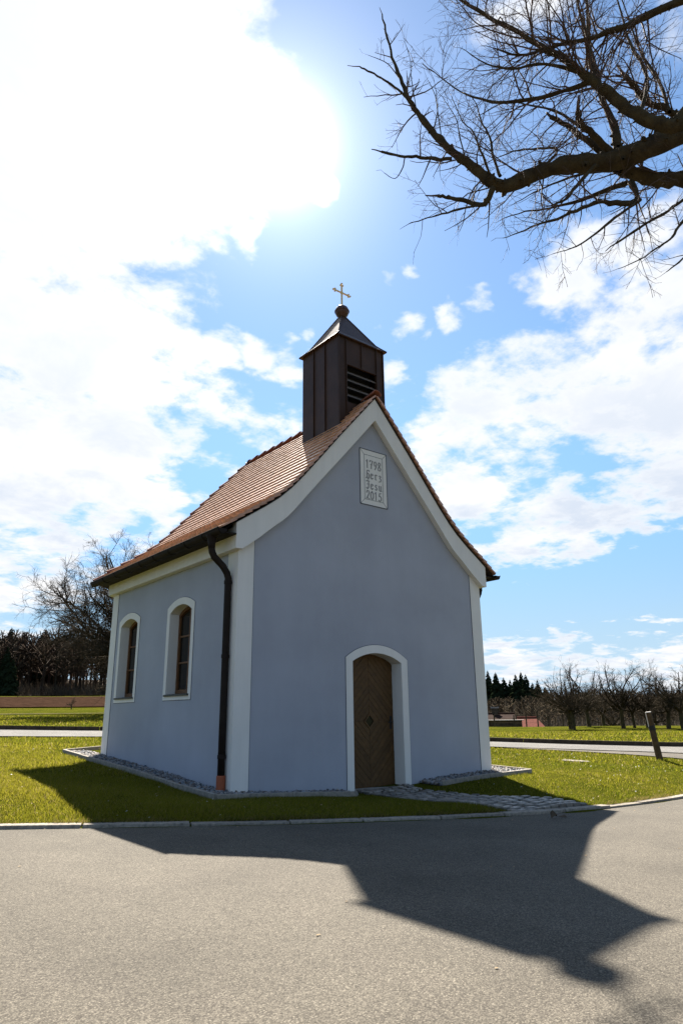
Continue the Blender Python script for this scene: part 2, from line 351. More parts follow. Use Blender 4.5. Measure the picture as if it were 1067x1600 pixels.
def asphalt_mat(name, lo, mid, hi, fine=115.0, rough=0.72, spec=0.35):
    mt = bpy.data.materials.new(name); mt.use_nodes = True; t = mt.node_tree; b = t.nodes['Principled BSDF']
    b.inputs['Roughness'].default_value = rough; b.inputs['Specular IOR Level'].default_value = spec
    geo = t.nodes.new('ShaderNodeNewGeometry')
    vo = t.nodes.new('ShaderNodeTexVoronoi'); vo.inputs['Scale'].default_value = fine; t.links.new(geo.outputs['Position'], vo.inputs['Vector'])
    sp = t.nodes.new('ShaderNodeSeparateColor'); t.links.new(vo.outputs['Color'], sp.inputs[0])
    rp = t.nodes.new('ShaderNodeValToRGB'); t.links.new(sp.outputs[0], rp.inputs[0])
    e = rp.color_ramp.elements; e[0].position = 0.0; e[0].color = (*lo, 1); e[1].position = 1.0; e[1].color = (*hi, 1)
    q = rp.color_ramp.elements.new(0.5); q.color = (*mid, 1)
    q = rp.color_ramp.elements.new(0.9); q.color = (*[c*1.35 for c in mid], 1)
    # joints between the chippings
    rj = t.nodes.new('ShaderNodeMapRange'); t.links.new(vo.outputs['Distance'], rj.inputs[0]); rj.inputs[1].default_value = 0.25; rj.inputs[2].default_value = 0.7; rj.inputs[3].default_value = 1.08; rj.inputs[4].default_value = 0.62
    n = t.nodes.new('ShaderNodeTexNoise'); n.inputs['Scale'].default_value = 0.8; n.inputs['Detail'].default_value = 9; n.inputs['Roughness'].default_value = 0.65; t.links.new(geo.outputs['Position'], n.inputs['Vector'])
    rn = t.nodes.new('ShaderNodeMapRange'); t.links.new(n.outputs['Fac'], rn.inputs[0]); rn.inputs[1].default_value = 0.3; rn.inputs[2].default_value = 0.7; rn.inputs[3].default_value = 0.78; rn.inputs[4].default_value = 1.18
    # a few pale scuffs
    n2_ = t.nodes.new('ShaderNodeTexNoise'); n2_.inputs['Scale'].default_value = 1.7; n2_.inputs['Detail'].default_value = 5; t.links.new(geo.outputs['Position'], n2_.inputs['Vector'])
    rs = t.nodes.new('ShaderNodeMapRange'); t.links.new(n2_.outputs['Fac'], rs.inputs[0]); rs.inputs[1].default_value = 0.71; rs.inputs[2].default_value = 0.76; rs.inputs[3].default_value = 1.0; rs.inputs[4].default_value = 1.35
    mu = t.nodes.new('ShaderNodeMath'); mu.operation = 'MULTIPLY'; t.links.new(rj.outputs[0], mu.inputs[0]); t.links.new(rn.outputs[0], mu.inputs[1])
    mu2 = t.nodes.new('ShaderNodeMath'); mu2.operation = 'MULTIPLY'; t.links.new(mu.outputs[0], mu2.inputs[0]); t.links.new(rs.outputs[0], mu2.inputs[1])
    sc = t.nodes.new('ShaderNodeVectorMath'); sc.operation = 'SCALE'; t.links.new(rp.outputs[0], sc.inputs[0]); t.links.new(mu2.outputs[0], sc.inputs['Scale'])
    t.links.new(sc.outputs[0], b.inputs['Base Color'])
    bu = t.nodes.new('ShaderNodeBump'); bu.inputs['Distance'].default_value = 0.0022; bu.inputs['Strength'].default_value = 0.8; bu.invert = True
    t.links.new(vo.outputs['Distance'], bu.inputs['Height']); t.links.new(bu.outputs[0], b.inputs['Normal'])
    return mt
M['asphalt'] = asphalt_mat('asphalt', (0.054, 0.046, 0.035), (0.105, 0.092, 0.071), (0.20, 0.176, 0.136), 140.0, 0.88, 0.15)
M['darkkerb'] = mat('shade_dark_kerb', (0.05, 0.04, 0.028), 0.95, 0.1, 0.5, 6)  # dark base colour paints the shade on the bank face
M['litter'] = mat('leaf_litter', (0.055, 0.038, 0.024), 0.95, 0.05, 0.5, 0.4, 0.1, 3)
M['lane'] = asphalt_mat('pale_lane', (0.10, 0.096, 0.088), (0.155, 0.147, 0.134), (0.24, 0.225, 0.205), 60.0, 0.9, 0.1)

# ------------------------------------------------------------------ terrain
def zr(x): return 0.0225-0.039*7*np.tanh(np.asarray(x)/7)          # the front road falls gently to the right
KERB = [(-30, 6.5), (-18, 3.6), (-10, 1.2), (-6, -0.15), (-4.4, -0.80), (-3.313, -1.25), (-2.508, -1.66), (-1.607, -2.04), (-0.645, -2.40), (0.443, -2.74), (1.29, -2.95), (2.26, -3.14), (3.018, -3.26), (4.073, -3.33), (5.02, -3.33), (6.376, -3.28), (8.2, -3.1), (10.0, -2.6), (11.6, -1.7)]
cp = []
for x, y in KERB:
    z = float(zr(x))
    cp.append((x, y, z-0.005)); cp.append((x+0.15, y+0.42, z+0.06)); cp.append((x-0.3, y-1.0, z-0.06))
for x in (-20, -8, -4, 0, 4, 8, 14):
    for y in (-5.5, -9, -14, -22): 
        if y < -2.4 and not (x > 3 and y < -7): cp.append((x, y-(6 if x < -10 else 0)*0, float(zr(x))-0.08))
cp += [(-2.44, -0.86, .22), (-2.38, .2, .33), (-2.35, 1., .38), (-2.33, 2.1, .42), (-.6, -.3, .13), (-.6, 1.3, .24), (-.6, 4.4, .41), (-.6, 6.1, .5),
       (2.8, -.3, -.03), (1.2, -.7, .03), (3.9, -.6, .02), (6.3, -.6, .07), (6.5, 1.1, .12), (3.93, -2.5, -.02), (2.2, -1.6, -.03), (3.2, -1.6, -.03), (2.8, -2.7, -.1),
       (-.07, 13.4, .65), (2.85, 13.3, .57), (12, 5.3, .15), (13.2, -.05, -.05), (.54, 16.2, .78), (13.9, 6.9, .2), (17.6, 2.06, 0.02), (-8, 8, .75), (-8, 3, .55), (8, 9, .35), (3, 3, .2), (3, 7, .42), (9, 2, .08), (9.5, -1.2, -.03), (-14, 9, .95)]
for az in (-25, -8, 4, 12, 20, 28):
    for d, z in ((38, 1.08), (48, 1.36), (70, 1.95), (100, 3.2), (130, 4.5), (160, 5.6), (220, 9), (400, 20), (900, 30)): cp.append((CAM[0]+d*math.sin(R(az)), CAM[1]+d*math.cos(R(az)), z))
for az in (50, 58, 66, 76):
    for d, z in ((30, 0.06), (42, .02), (52, -.04), (61, .0), (67, -.35), (82, -3), (120, -3.6), (180, -2), (250, -.5), (400, 1), (900, 3)): cp.append((CAM[0]+d*math.sin(R(az)), CAM[1]+d*math.cos(R(az)), z))
for az in (105, 140, 175, 215, 255, 300, 325):
    for d, z in ((40, -.1 if az < 200 else .5), (110, 0), (400, 3), (900, 8)): cp.append((CAM[0]+d*math.sin(R(az)), CAM[1]+d*math.cos(R(az)), z))
cp = np.array(cp)
def _phi(r2): return np.where(r2 > 1e-12, 0.5*r2*np.log(np.maximum(r2, 1e-12)), 0)
_S = 20.0; _X = cp[:, :2]/_S; _n = len(cp)
_K = _phi(((_X[:, None]-_X[None])**2).sum(-1))+np.eye(_n)*2e-4
_P = np.c_[np.ones(_n), _X]
_A = np.block([[_K, _P], [_P.T, np.zeros((3, 3))]])
_W = np.linalg.solve(_A, np.r_[cp[:, 2], np.zeros(3)])
def H(x, y):
    x = np.atleast_1d(np.asarray(x, float)); y = np.atleast_1d(np.asarray(y, float)); out = np.empty(len(x))
    for i in range(0, len(x), 20000):
        q = np.c_[x[i:i+20000], y[i:i+20000]]/_S
        out[i:i+20000] = _phi(((q[:, None]-_X[None])**2).sum(-1)) @ _W[:_n] + _W[_n] + q @ _W[_n+1:]
    return out
def h1(x, y): return float(H([x], [y])[0])
def on_ground(px, py, lo=4.0, hi=400.0, dz=0.0):
    d = ray(px, py); ts = np.r_[np.arange(lo, 60, 0.1), np.arange(60, hi, 0.5)]; hn = math.hypot(d[0], d[1])
    Q = CAM+d[None]*(ts/hn)[:, None]; g = Q[:, 2]-H(Q[:, 0], Q[:, 1])-dz
    k = np.argmax(g < 0)
    return Q[k] if g[k] < 0 else Q[-1]

na = 288
rad = list(np.arange(0, 22, 0.4))
while rad[-1] < 2500: rad.append(rad[-1]*1.055+0.05)
rad = np.array(rad); ang = np.linspace(0, 2*math.pi, na, endpoint=False)
gx = (1+rad[:, None]*np.sin(ang)[None]).ravel(); gy = (-1+rad[:, None]*np.cos(ang)[None]).ravel()
gz = H(gx, gy)
far = np.hypot(gx, gy) > 900
gz[far] = np.clip(gz[far], 0, 35)
idx = np.arange(len(rad)*na).reshape(len(rad), na)
F = np.stack([idx[:-1], np.roll(idx[:-1], -1, 1), np.roll(idx[1:], -1, 1), idx[1:]], -1).reshape(-1, 4)[:, ::-1]
tag(link('ground', np_mesh('ground', np.c_[gx, gy, gz], F, M['meadow'], smooth=True)), kind='structure')

def strip(name, A, B, mt, nu=8, dz=0.02, zf=None, sub=3):
    """a sheet between two polylines that follows the ground"""
    def dens(P):
        P = np.asarray(P, float); o = [P[0]]
        for a, b in zip(P[:-1], P[1:]): o += [a+(b-a)*k/sub for k in range(1, sub+1)]
        return np.array(o)
    A = dens(A); B = dens(B)
    G = A[:, None]*(1-np.linspace(0, 1, nu)[None, :, None])+B[:, None]*np.linspace(0, 1, nu)[None, :, None]
    x = G[..., 0].ravel(); y = G[..., 1].ravel(); z = (H(x, y) if zf is None else zf(x))+dz
    ii = np.arange(len(A)*nu).reshape(len(A), nu)
    FF = np.stack([ii[:-1, :-1], ii[1:, :-1], ii[1:, 1:], ii[:-1, 1:]], -1).reshape(-1, 4)
    me = np_mesh(name, np.c_[x, y, z], FF, mt, smooth=True)
    if me.polygons[0].normal.z < 0: me.flip_normals()
    return tag(link(name, me), kind='structure')
# front road: from the kerb towards and past the viewpoint
out = [(-45, -12), (-35, -16), (-27, -20), (-22, -23), (-19, -24), (-17, -25), (-15, -25), (-13, -26), (-11, -26), (-8, -26), (-5, -26), (-2, -26), (1, -26), (4, -25), (7, -24), (11, -22), (16, -18), (22, -13), (26, -8)]
strip('road', KERB, out, M['asphalt'], 40, 0.0, zr, 3)
# lane behind the chapel
NEAR = [(-40, 17), (-20, 15.2), (-8, 13.9), (-.07, 13.4), (2.85, 13.1), (6.5, 11.2), (9.6, 8.3), (12, 5.3), (13.6, 2.6), (15.2, 0.6), (18, -3), (22, -7)]
FAR = [(-40, 20.5), (-20, 18.6), (-8, 17.2), (.54, 16.4), (4.0, 15.9), (8.3, 13.6), (11.5, 10.0), (13.9, 6.9), (15.7, 4.4), (17.8, 2.0), (21, -1.2), (25, -5)]
strip('lane', NEAR, FAR, M['lane'], 8, 0.035, None, 6)
# grey asphalt wedge where the road joins the lane
strip('side_road', [(12.2, 4.9), (12.65, 3.2), (13.1, 1.3), (13.4, -.1), (13.0, -1.6), (11.6, -1.7)], [(12.3, 4.95), (13.4, 2.7), (14.5, 1.3), (15.15, 0.45), (18.0, -3.2), (22, -7)], M['asphalt'], 8, 0.022, None, 5)

# ploughed field and far green strip on the left
def pfield(name, d0, d1, mt, dz, az0=-40, az1=43.9):
    azs = np.linspace(az0, az1, 40)
    A = [(CAM[0]+d0*math.sin(R(a)), CAM[1]+d0*math.cos(R(a))) for a in azs]; B = [(CAM[0]+d1*math.sin(R(a)), CAM[1]+d1*math.cos(R(a))) for a in azs]
    return strip(name, A, B, mt, 14, dz, None, 2)
pfield('ploughed_field', 72, 124, M['soil'], 0.10)
pfield('field_ditch', 47.0, 48.0, M['litter'], 0.06)
pfield('forest_floor', 146, 420, M['litter'], 0.12, -30, 43.9)
pfield('forest_floor', 92, 420, M['litter'], 0.12, 44, 82)

# ------------------------------------------------------------------ chapel
W, D, HC, CO = 5.66, 5.24, 3.67, 0.12            # width, depth of the straight walls, cornice underside, cornice projection
chapel = tag(empty('chapel', (W/2, 0, 0)), 'small blue-grey plastered chapel with red tiled roof and brown bell turret', 'chapel')
def fmap(u, w, d): return (u, d, w)              # facade plane
def smap(u, w, d): return (d, u, w)              # side plane
def arch(c, half, spring, rise, n=14):
    r = (half*half+rise*rise)/(2*rise); a = math.asin(half/r)
    return [(c+r*math.sin(a-2*a*k/n), spring+rise-r+r*math.cos(a-2*a*k/n)) for k in range(n+1)]
def opening(c, half, bottom, spring, rise): return [(c-half, bottom), (c+half, bottom)]+arch(c, half, spring, rise)
INN = [(.004, 3.675), (.308, 3.906), (.574, 4.127), (.74, 4.255), (.843, 4.346), (.93, 4.44), (1.0, 4.519), (1.45, 5.04), (2.1, 5.773), (2.83, 6.612)]
OUT = [(-CO, 4.085), (.142, 4.262), (.407, 4.440), (.683, 4.645), (.918, 4.862), (1.168, 5.134), (1.372, 5.372), (1.636, 5.684), (1.966, 6.075), (2.83, 7.063)]
mir = lambda P: [(W-x, z) for x, z in P]
DC = W/2
door_o = opening(DC, .57, -.25, 2.06, .155)
gable = [(0, -.4), (DC-.57, -.4)]
# front wall
outer = [(0, -.4), (W, -.4), (W, 4.0)]+mir(OUT)[1:]+OUT[-2:0:-1]+[(0, 4.0)]
MB().plate(outer, [door_o], fmap, 0.0, 0.45).build('front_wall', M['wall'], chapel)
WIN = [(1.937, .43), (4.252, .43)]
win_o = [opening(c, h, 1.545, 2.95, .125) for c, h in WIN]
sw = [(0.45, -.4), (D, -.4), (D, 4.05), (0.45, 4.05)]
MB().plate(sw, win_o, smap, 0.0, 0.45).build('side_wall', M['wall'], chapel)
MB().plate(sw, win_o, lambda u, w, d: (W-d, u, w), 0.0, 0.45).build('side_wall', M['wall'], chapel)
AA, AB = 1.5, 1.35                                # the apse behind
apse = [(0, D), (AA, D+AB), (W-AA, D+AB), (W, D)]
ma = MB()
for (x0, y0), (x1, y1) in zip(apse[:-1], apse[1:]):
    t = np.array([x1-x0, y1-y0]); t /= np.linalg.norm(t); n = np.array([t[1], -t[0]])*0.4
    ma.hexa([(x0, y0, -.4), (x1, y1, -.4), (x1+n[0], y1+n[1], -.4), (x0+n[0], y0+n[1], -.4)], [(x0, y0, 4.05), (x1, y1, 4.05), (x1+n[0], y1+n[1], 4.05), (x0+n[0], y0+n[1], 4.05)])
ma.build('apse_wall', M['wall'], chapel)
# corner strips, painted white and a little proud, with a scored line along the edge
PW = .275
def strip_box(name, u0, u1, z0, z1, plane, line_side):
    o = (MB().box(u0, u1, -.010, .02, z0, z1) if plane == 'f' else MB().box(-.010, .02, u0, u1, z0, z1) if plane == 'l' else MB().box(W-.02, W+.010, u0, u1, z0, z1)).build(name, M['white'], chapel)
    e = u1 if line_side > 0 else u0
    a, b = (e, e+.012) if line_side > 0 else (e-.012, e)
    (MB().box(a, b, -.004, .02, z0, z1) if plane == 'f' else MB().box(-.004, .02, a, b, z0, z1) if plane == 'l' else MB().box(W-.02, W+.004, a, b, z0, z1)).build('scored_line', M['groove'], o)
strip_box('corner_strip', -.010, PW, -.3, 3.9, 'f', 1)
strip_box('corner_strip', W-PW, W+.010, -.3, 3.9, 'f', -1)
strip_box('corner_strip', .021, .30, -.3, HC+.01, 'l', 1)
strip_box('corner_strip', D-.30, D+.005, -.3, HC+.01, 'l', -1)
strip_box('corner_strip', .021, .30, -.3, HC+.01, 'r', 1)
# cornice along the sides and apse
def offset_pts(o): return [(-o, -.0), (-o, D+o*.3), (AA-o*.55, D+AB+o), (W-AA+o*.55, D+AB+o), (W+o, D+o*.3), (W+o, 0)]
mc = MB()
def cornice_ring(o, z0, z1):
    P = offset_pts(o); Q = offset_pts(-.05); b = MB()
    n = len(P)
    vs = [(x, y, z) for z in (z0, z1) for x, y in P]+[(x, y, z) for z in (z0, z1) for x, y in Q]
    fs = []
    for i in range(n-1):
        fs += [(i, i+1, n+i+1, n+i), (2*n+i, 3*n+i, 3*n+i+1, 2*n+i+1), (i, 2*n+i, 2*n+i+1, i+1), (n+i, n+i+1, 3*n+i+1, 3*n+i)]
    fs += [(0, n, 3*n, 2*n), (n-1, 3*n-1, 4*n-1, 2*n-1)]
    return b.add(vs, fs)
cornice_ring(CO, HC, 4.03).build('cornice', M['white'], chapel, bevel=.006)
# white band under the gable verge
band = [(-CO, 3.67)]+INN+mir(INN)[-2::-1]+[(W+CO, 3.67)]+mir(OUT)+OUT[-2::-1]
MB().plate(band, [], fmap, -CO, -.001).build('gable_band', M['white'], chapel, bevel=.006)

# door surround, reveal lining, door
def ring(name, o, i, mp, d0, d1, mt, parent, line=True):
    r = MB().plate(o, [i], mp, d0, d1).build(name, mt, parent)
    return r
sur_o = opening(DC, .711, -.25, 2.116, .234); line_o = opening(DC, .722, -.26, 2.12, .240)
surround = ring('door_surround', sur_o, door_o, fmap, -.010, .012, M['white'], chapel)
ring('scored_line', line_o, opening(DC, .705, -.24, 2.11, .230), fmap, -.004, .012, M['groove'], surround)
def lining(o, mp, d0, d1, th=.006):
    """a thin white reveal inside an opening (the sides and arch only)"""
    b = MB(); path = o[1:]+o[:1]
    cx = sum(p[0] for p in o)/len(o); cz = sum(p[1] for p in o)/len(o)
    inn = [(x+(cx-x)/max(abs(cx-x), .01)*th*min(1, abs(cx-x)*4), z-th if z > cz else z) for x, z in path]
    n = len(path)
    vs = [mp(a, c, d0) for a, c in path]+[mp(a, c, d0) for a, c in inn]+[mp(a, c, d1) for a, c in inn]+[mp(a, c, d1) for a, c in path]
    fs = []
    for i in range(n-1): fs += [(i, i+1, n+i+1, n+i), (n+i, n+i+1, 2*n+i+1, 2*n+i), (2*n+i, 2*n+i+1, 3*n+i+1, 3*n+i)]
    return b.add(vs, fs)
lining(door_o, fmap, -.009, .40).build('reveal', M['white'], surround)
DY = .25
door = MB().plate(opening(DC, .575, -.02, 2.065, .155), [], fmap, DY+.022, DY+.07).build('door', M['wood'], chapel)
def clip(poly, a, b, c):                     # keep a*x+b*z<=c
    o = []
    for i in range(len(poly)):
        p, q = poly[i], poly[(i+1) % len(poly)]; dp, dq = a*p[0]+b*p[1]-c, a*q[0]+b*q[1]-c
        if dp <= 0: o.append(p)
        if (dp < 0 < dq) or (dq < 0 < dp):
            t = dp/(dp-dq); o.append((p[0]+(q[0]-p[0])*t, p[1]+(q[1]-p[1])*t))
    return o
dz0 = 1.068; door_in = opening(DC, .562, 0.0, 2.055, .153)
ringw = .118; g = .0025
for sx in (-1, 1):
    for sz in (-1, 1):
        quad = clip(clip(door_in, -sx, 0, -sx*DC-.0015), 0, -sz, -sz*dz0-.0015)
        for k in range(16):
            lo = .135+ringw*k if k else .135; hi = .135+ringw*(k+1)
            p = clip(clip(quad, -sx*1.04, -sz, -(sx*1.04*DC+sz*dz0)-lo-g), sx*1.04, sz, (sx*1.04*DC+sz*dz0)+hi-g)
            if len(p) < 3: continue
            ar = abs(sum(p[i][0]*p[(i+1) % len(p)][1]-p[(i+1) % len(p)][0]*p[i][1] for i in range(len(p))))/2
            if ar < .0015: continue
            MB().plate(p, [], fmap, DY+random.uniform(-.002, .003), DY+.0225).build('plank', M['wood'], door, bevel=.0025)
dia = lambda r: [(DC-r/1.04, dz0), (DC, dz0-r), (DC+r/1.04, dz0), (DC, dz0+r)]
MB().plate(dia(.135), [dia(.098)], fmap, DY-.012, DY+.02).build('pane_frame', M['wood'], door)
MB().plate(dia(.10), [], fmap, DY+.004, DY+.012).build('pane', M['glass'], door)
hb = MB().box(DC+.475, DC+.515, DY-.006, DY, .93, 1.15)
hb.tube([(DC+.495, DY-.005, 1.05), (DC+.495, DY-.05, 1.05), (DC+.40, DY-.055, 1.045)], .009, 8)
hb.build('handle', M['black'], door)
MB().box(DC-.575, DC+.575, -.02, .40, -.3, .0).build('threshold', M['stone'], chapel, bevel=.01)

# windows on both long sides
def window(c, half, right=False):
    sm = (lambda u, w, d: (W-d, u, w)) if right else smap
    op = opening(c, half, 1.545, 2.95, .125)
    so_ = opening(c, half+.103, 1.451, 3.047, .142); lo_ = opening(c, half+.112, 1.442, 3.05, .147)
    s = ring('window_surround', so_, op, sm, -.010, .012, M['white'], chapel)
    ring('scored_line', lo_, opening(c, half+.097, 1.457, 3.04, .139), sm, -.004, .012, M['groove'], s)
    lining(op, sm, -.009, .40).build('reveal', M['white'], s)
    sb = MB(); y0, y1 = c-half-.03, c+half+.03
    sb.add([sm(y0, 1.545, -.035), sm(y1, 1.545, -.035), sm(y1, 1.572, .25), sm(y0, 1.572, .25), sm(y0, 1.515, -.035), sm(y1, 1.515, -.035), sm(y1, 1.54, .25), sm(y0, 1.54, .25)],
           [(0, 1, 2, 3), (4, 7, 6, 5), (0, 4, 5, 1), (0, 3, 7, 4), (1, 5, 6, 2), (2, 6, 7, 3)])
    sb.build('sill', M['sill'], s)
    X = .17
    fo = opening(c, half+.01, 1.55, 2.955, .125); fi = opening(c, half-.055, 1.63, 2.90, .11)
    w = MB().plate(fo, [fi], sm, X, X+.06).build('window', M['winwood'], chapel, bevel=.004)
    top = 3.01
    def bar(u0, u1, z0, z1, d=.012):
        P = [(u0, z0), (u1, z0), (u1, z1), (u0, z1)]
        MB().plate(P, [], sm, X+d, X+d+.035).build('glazing_bar', M['winwood'], w, bevel=.003)
    bar(c-.02, c+.02, 1.63, top); 
    zs = [1.63, 2.085, 2.545, 2.99]
    for z in zs[1:3]:
        bar(c-half+.05, c-.02, z-.016, z+.016, .014); bar(c+.02, c+half-.05, z-.016, z+.016, .014)
    for i in range(3):
        for sgn in (-1, 1):
            a, b = sorted((c+sgn*.02, c+sgn*(half-.05)))
            p = [(a, zs[i]+.01), (b, zs[i]+.01), (b, zs[i+1]-.01), (a, zs[i+1]-.01)]
            p = clip(p, sgn*.32, 1, 3.02+sgn*.32*c) if i == 2 else p
            t = random.uniform(-.006, .006)
            vs = [sm(u, z, X+.034+t*(u-c)/.4+random.uniform(-.001, .001)) for u, z in p]
            MB().add(vs, [tuple(range(len(vs)))]).add([sm(u, z, X+.040) for u, z in p], [tuple(range(len(p)))]).build('pane', M['glass'], w)
for c, h in WIN:
    window(c, h); window(c, h, True)
# dark interior floor so that the panes look into a real room
MB().box(.46, W-.46, .46, D, -.05, .0).build('interior_floor', M['stone'], chapel)

# plaque
px0, px1, pz0, pz1 = 2.5155, 3.1823, 4.912, 6.0095
fw = .105
pl = MB().box(px0, px1, -.006, .02, pz0, pz1).build('plaque', M['white'], chapel)
def pbar(a, b, w=.008, name='scored_line', d=-.009):
    a = np.array(a); b = np.array(b); t = (b-a)/np.linalg.norm(b-a); n = np.array([-t[1], t[0]])*w/2
    MB().plate([tuple(a+n), tuple(b+n), tuple(b-n), tuple(a-n)], [], fmap, d, -.003).build(name, M['groove'], pl)
oc = [(px0, pz0), (px1, pz0), (px1, pz1), (px0, pz1)]; ic = [(px0+fw, pz0+fw), (px1-fw, pz0+fw), (px1-fw, pz1-fw), (px0+fw, pz1-fw)]
for i in range(4):
    pbar(oc[i], oc[(i+1) % 4], .014, d=-.0105); pbar(ic[i], ic[(i+1) % 4], .007, d=-.0085); pbar(oc[i], ic[i], .007, d=-.0075)
GL = {
 '1': [[(.2, .82), (.45, 1), (.45, 0)]],
 '7': [[(.05, .86), (.15, 1), (.85, .98)], [(.85, .98), (.5, .5), (.4, 0)], [(.25, .52), (.75, .52)]],
 '9': [[(.8, .75), (.6, 1), (.25, .95), (.15, .65), (.35, .45), (.7, .5), (.82, .75), (.7, .35), (.35, 0)]],
 '8': [[(.5, .52), (.2, .75), (.35, 1), (.7, 1), (.82, .78), (.5, .52), (.15, .28), (.25, 0), (.7, 0), (.88, .25), (.5, .52)]],
 '2': [[(.12, .75), (.3, 1), (.7, .98), (.8, .72), (.5, .38), (.1, .02), (.35, .1), (.9, .0)]],
 '0': [[(.5, 1), (.18, .8), (.12, .4), (.3, .03), (.6, 0), (.85, .3), (.85, .7), (.5, 1)]],
 '5': [[(.85, 1), (.35, .96), (.25, .58), (.6, .62), (.85, .4), (.75, .08), (.4, -.02), (.12, .1)]],
 'H': [[(.95, .92), (.7, 1.02), (.35, .95), (.3, .55), (.35, .15), (.05, .0)], [(.35, .1), (.5, -.02)], [(.33, .55), (.65, .62), (.85, .45), (.85, .15), (.6, -.14)]],
 'e': [[(.2, .35), (.75, .48), (.7, .62), (.4, .66), (.22, .5), (.22, .12), (.45, .0), (.8, .12)]],
 'r': [[(.15, .6), (.38, .62), (.38, .05), (.6, .0)], [(.38, .5), (.6, .66), (.85, .6)]],
 'z': [[(.2, .6), (.5, .66), (.75, .55), (.45, .36), (.78, .2), (.65, -.08), (.2, -.15)]],
 'J': [[(.1, .9), (.4, 1.02), (.9, .95)], [(.65, .97), (.75, .55), (.65, .12), (.35, -.05), (.1, .1)], [(.3, .55), (.7, .55)]],
 's': [[(.75, .6), (.45, .66), (.25, .5), (.5, .36), (.75, .2), (.5, .0), (.2, .08)]],
 'u': [[(.1, .62), (.25, .62), (.25, .08), (.5, .0), (.72, .12)], [(.72, .64), (.72, .06), (.9, .0)]],
}
def letters(text, xl, xr, z0, hgt):
    n = len(text); cw = (xr-xl)/n
    for i, ch in enumerate(text):
        b = MB(); k_ = 0
        for st in GL[ch]:
            for p, q in zip(st[:-1], st[1:]):
                p = np.array((xl+cw*(i+.06)+p[0]*cw*.9, z0+p[1]*hgt)); q = np.array((xl+cw*(i+.06)+q[0]*cw*.9, z0+q[1]*hgt))
                t = (q-p)/np.linalg.norm(q-p); wd = .0125 if abs(t[1]) > .5 else .008
                n_ = np.array([-t[1], t[0]])*wd; e = t*.006; k_ += 1
                b.plate([tuple(p-e+n_), tuple(q+e+n_), tuple(q+e-n_), tuple(p-e-n_)], [], fmap, -.0085-k_*.00012, -.004)
        b.build('letter', M['letter'], pl)
letters('1798', px0+.135, px1-.135, 5.645, .16)
letters('Herz', px0+.135, px1-.125, 5.44, .155)
letters('Jesu', px0+.135, px1-.125, 5.235, .155)
letters('2015', px0+.135, px1-.135, 5.035, .155)

# ------------------------------------------------------------------ roof
EAVE = (-.37, 3.915)
PROF = [EAVE]+[(x, z+.035) for x, z in OUT]
PROF[-1] = (W/2, 7.10)
PR = np.array(PROF); SEG = np.r_[0, np.cumsum(np.hypot(*np.diff(PR, axis=0).T))]; LEN = SEG[-1]
def prof(s): return np.array([np.interp(s, SEG, PR[:, 0]), np.interp(s, SEG, PR[:, 1])])
YV = -CO-.055                                        # verge
RE = 4.55                                            # where the ridge ends and the hips begin
EC = [(-.37, D+.13), (AA-.2, D+AB+.36), (W-AA+.2, D+AB+.36), (W+.37, D+.13)]
def uhor(x): return (x-EAVE[0])/(W/2-EAVE[0])
ns = 14
S_ = np.linspace(0, LEN, ns); PP = np.array([prof(s) for s in S_])
deck = MB()
def loft(E0, E1, R0, R1):
    vs = []
    for E, Q in ((E0, R0), (E1, R1)):
        for x, z in PP:
            t = uhor(x); vs.append((E[0]+(Q[0]-E[0])*t, E[1]+(Q[1]-E[1])*t, z-.012))
    deck.add(vs, [(i, i+1, ns+i+1, ns+i) for i in range(ns-1)])
    return vs
Rf, Rb = (W/2, YV+.03), (W/2, RE)
loft((-.37, YV+.03), EC[0], Rf, Rb); loft((W+.37, YV+.03), EC[3], Rf, Rb)
for a, b in zip(EC[:-1], EC[1:]): loft(a, b, Rb, Rb)
roof = deck.build('roof', M['deck'], chapel, fix=False)
# plain tiles in overlapping courses
TW, EXP, TL, TT = .178, .163, .30, .028
tb = MB()
tip = [(-TW/2+.002, .028), (-TW*.30, .006), (0, 0), (TW*.30, .006), (TW/2-.002, .028)]
ol = tip+[(TW/2-.002, TL), (-TW/2+.002, TL)]
tb.hexa([(a, b, 0) for a, b in ol], [(a, b, TT) for a, b in ol])
tile_me = tb.mesh('tile'); tile_me.materials.append(M['tile'])
tv = np.array(tb.v); tf = tb.f
cand = []
rows = int(LEN/EXP)
def tile_frame(side, i, y):
    s0 = .0+i*EXP; a = prof(s0); b = prof(min(s0+TL, LEN)); t = (b-a)/np.linalg.norm(b-a)
    sgn = 1 if side == 0 else -1
    x = a[0] if side == 0 else W-a[0]
    T = np.array([t[0]*sgn, 0, t[1]]); Nn = np.array([-t[1]*sgn, 0, t[0]])
    T2 = T*math.cos(.15)-Nn*math.sin(.15); N2 = Nn*math.cos(.15)+T*math.sin(.15)    # the tail rides on the course below
    o = np.array([x, y, a[1]])+Nn*.048
    U = np.array([0, 1.0, 0])*(-sgn)
    jit = random.uniform(-.004, .004)
    N2 = N2+U*random.gauss(0, .007)+T2*random.gauss(0, .005); N2 /= np.linalg.norm(N2); U = np.cross(T2, N2); U /= np.linalg.norm(U); T2 = np.cross(N2, U)
    return np.array([U, T2, N2]), o+T2*jit
for side in (0, 1):
    for i in range(rows):
        xm = prof(i*EXP+.05)[0]; t = uhor(xm); yend = EC[0][1]+(RE-EC[0][1])*t
        y = YV+TW/2+(TW/2 if i % 2 else 0)-.004
        if i % 2:
            pass
        while y < yend+.02:
            # the turret stands on the ridge
            if not (abs(xm-W/2) < .56 and .30 < y < 1.42): cand.append((side, i, y))
            y += TW
def vis_key(c):
    fr, o = tile_frame(*c); return np.linalg.norm(o-CAM)
random.seed(3)
left = [c for c in cand if c[0] == 0]; left.sort(key=vis_key)
keep = set(left[:298])
mass = MB()
random.seed(5)
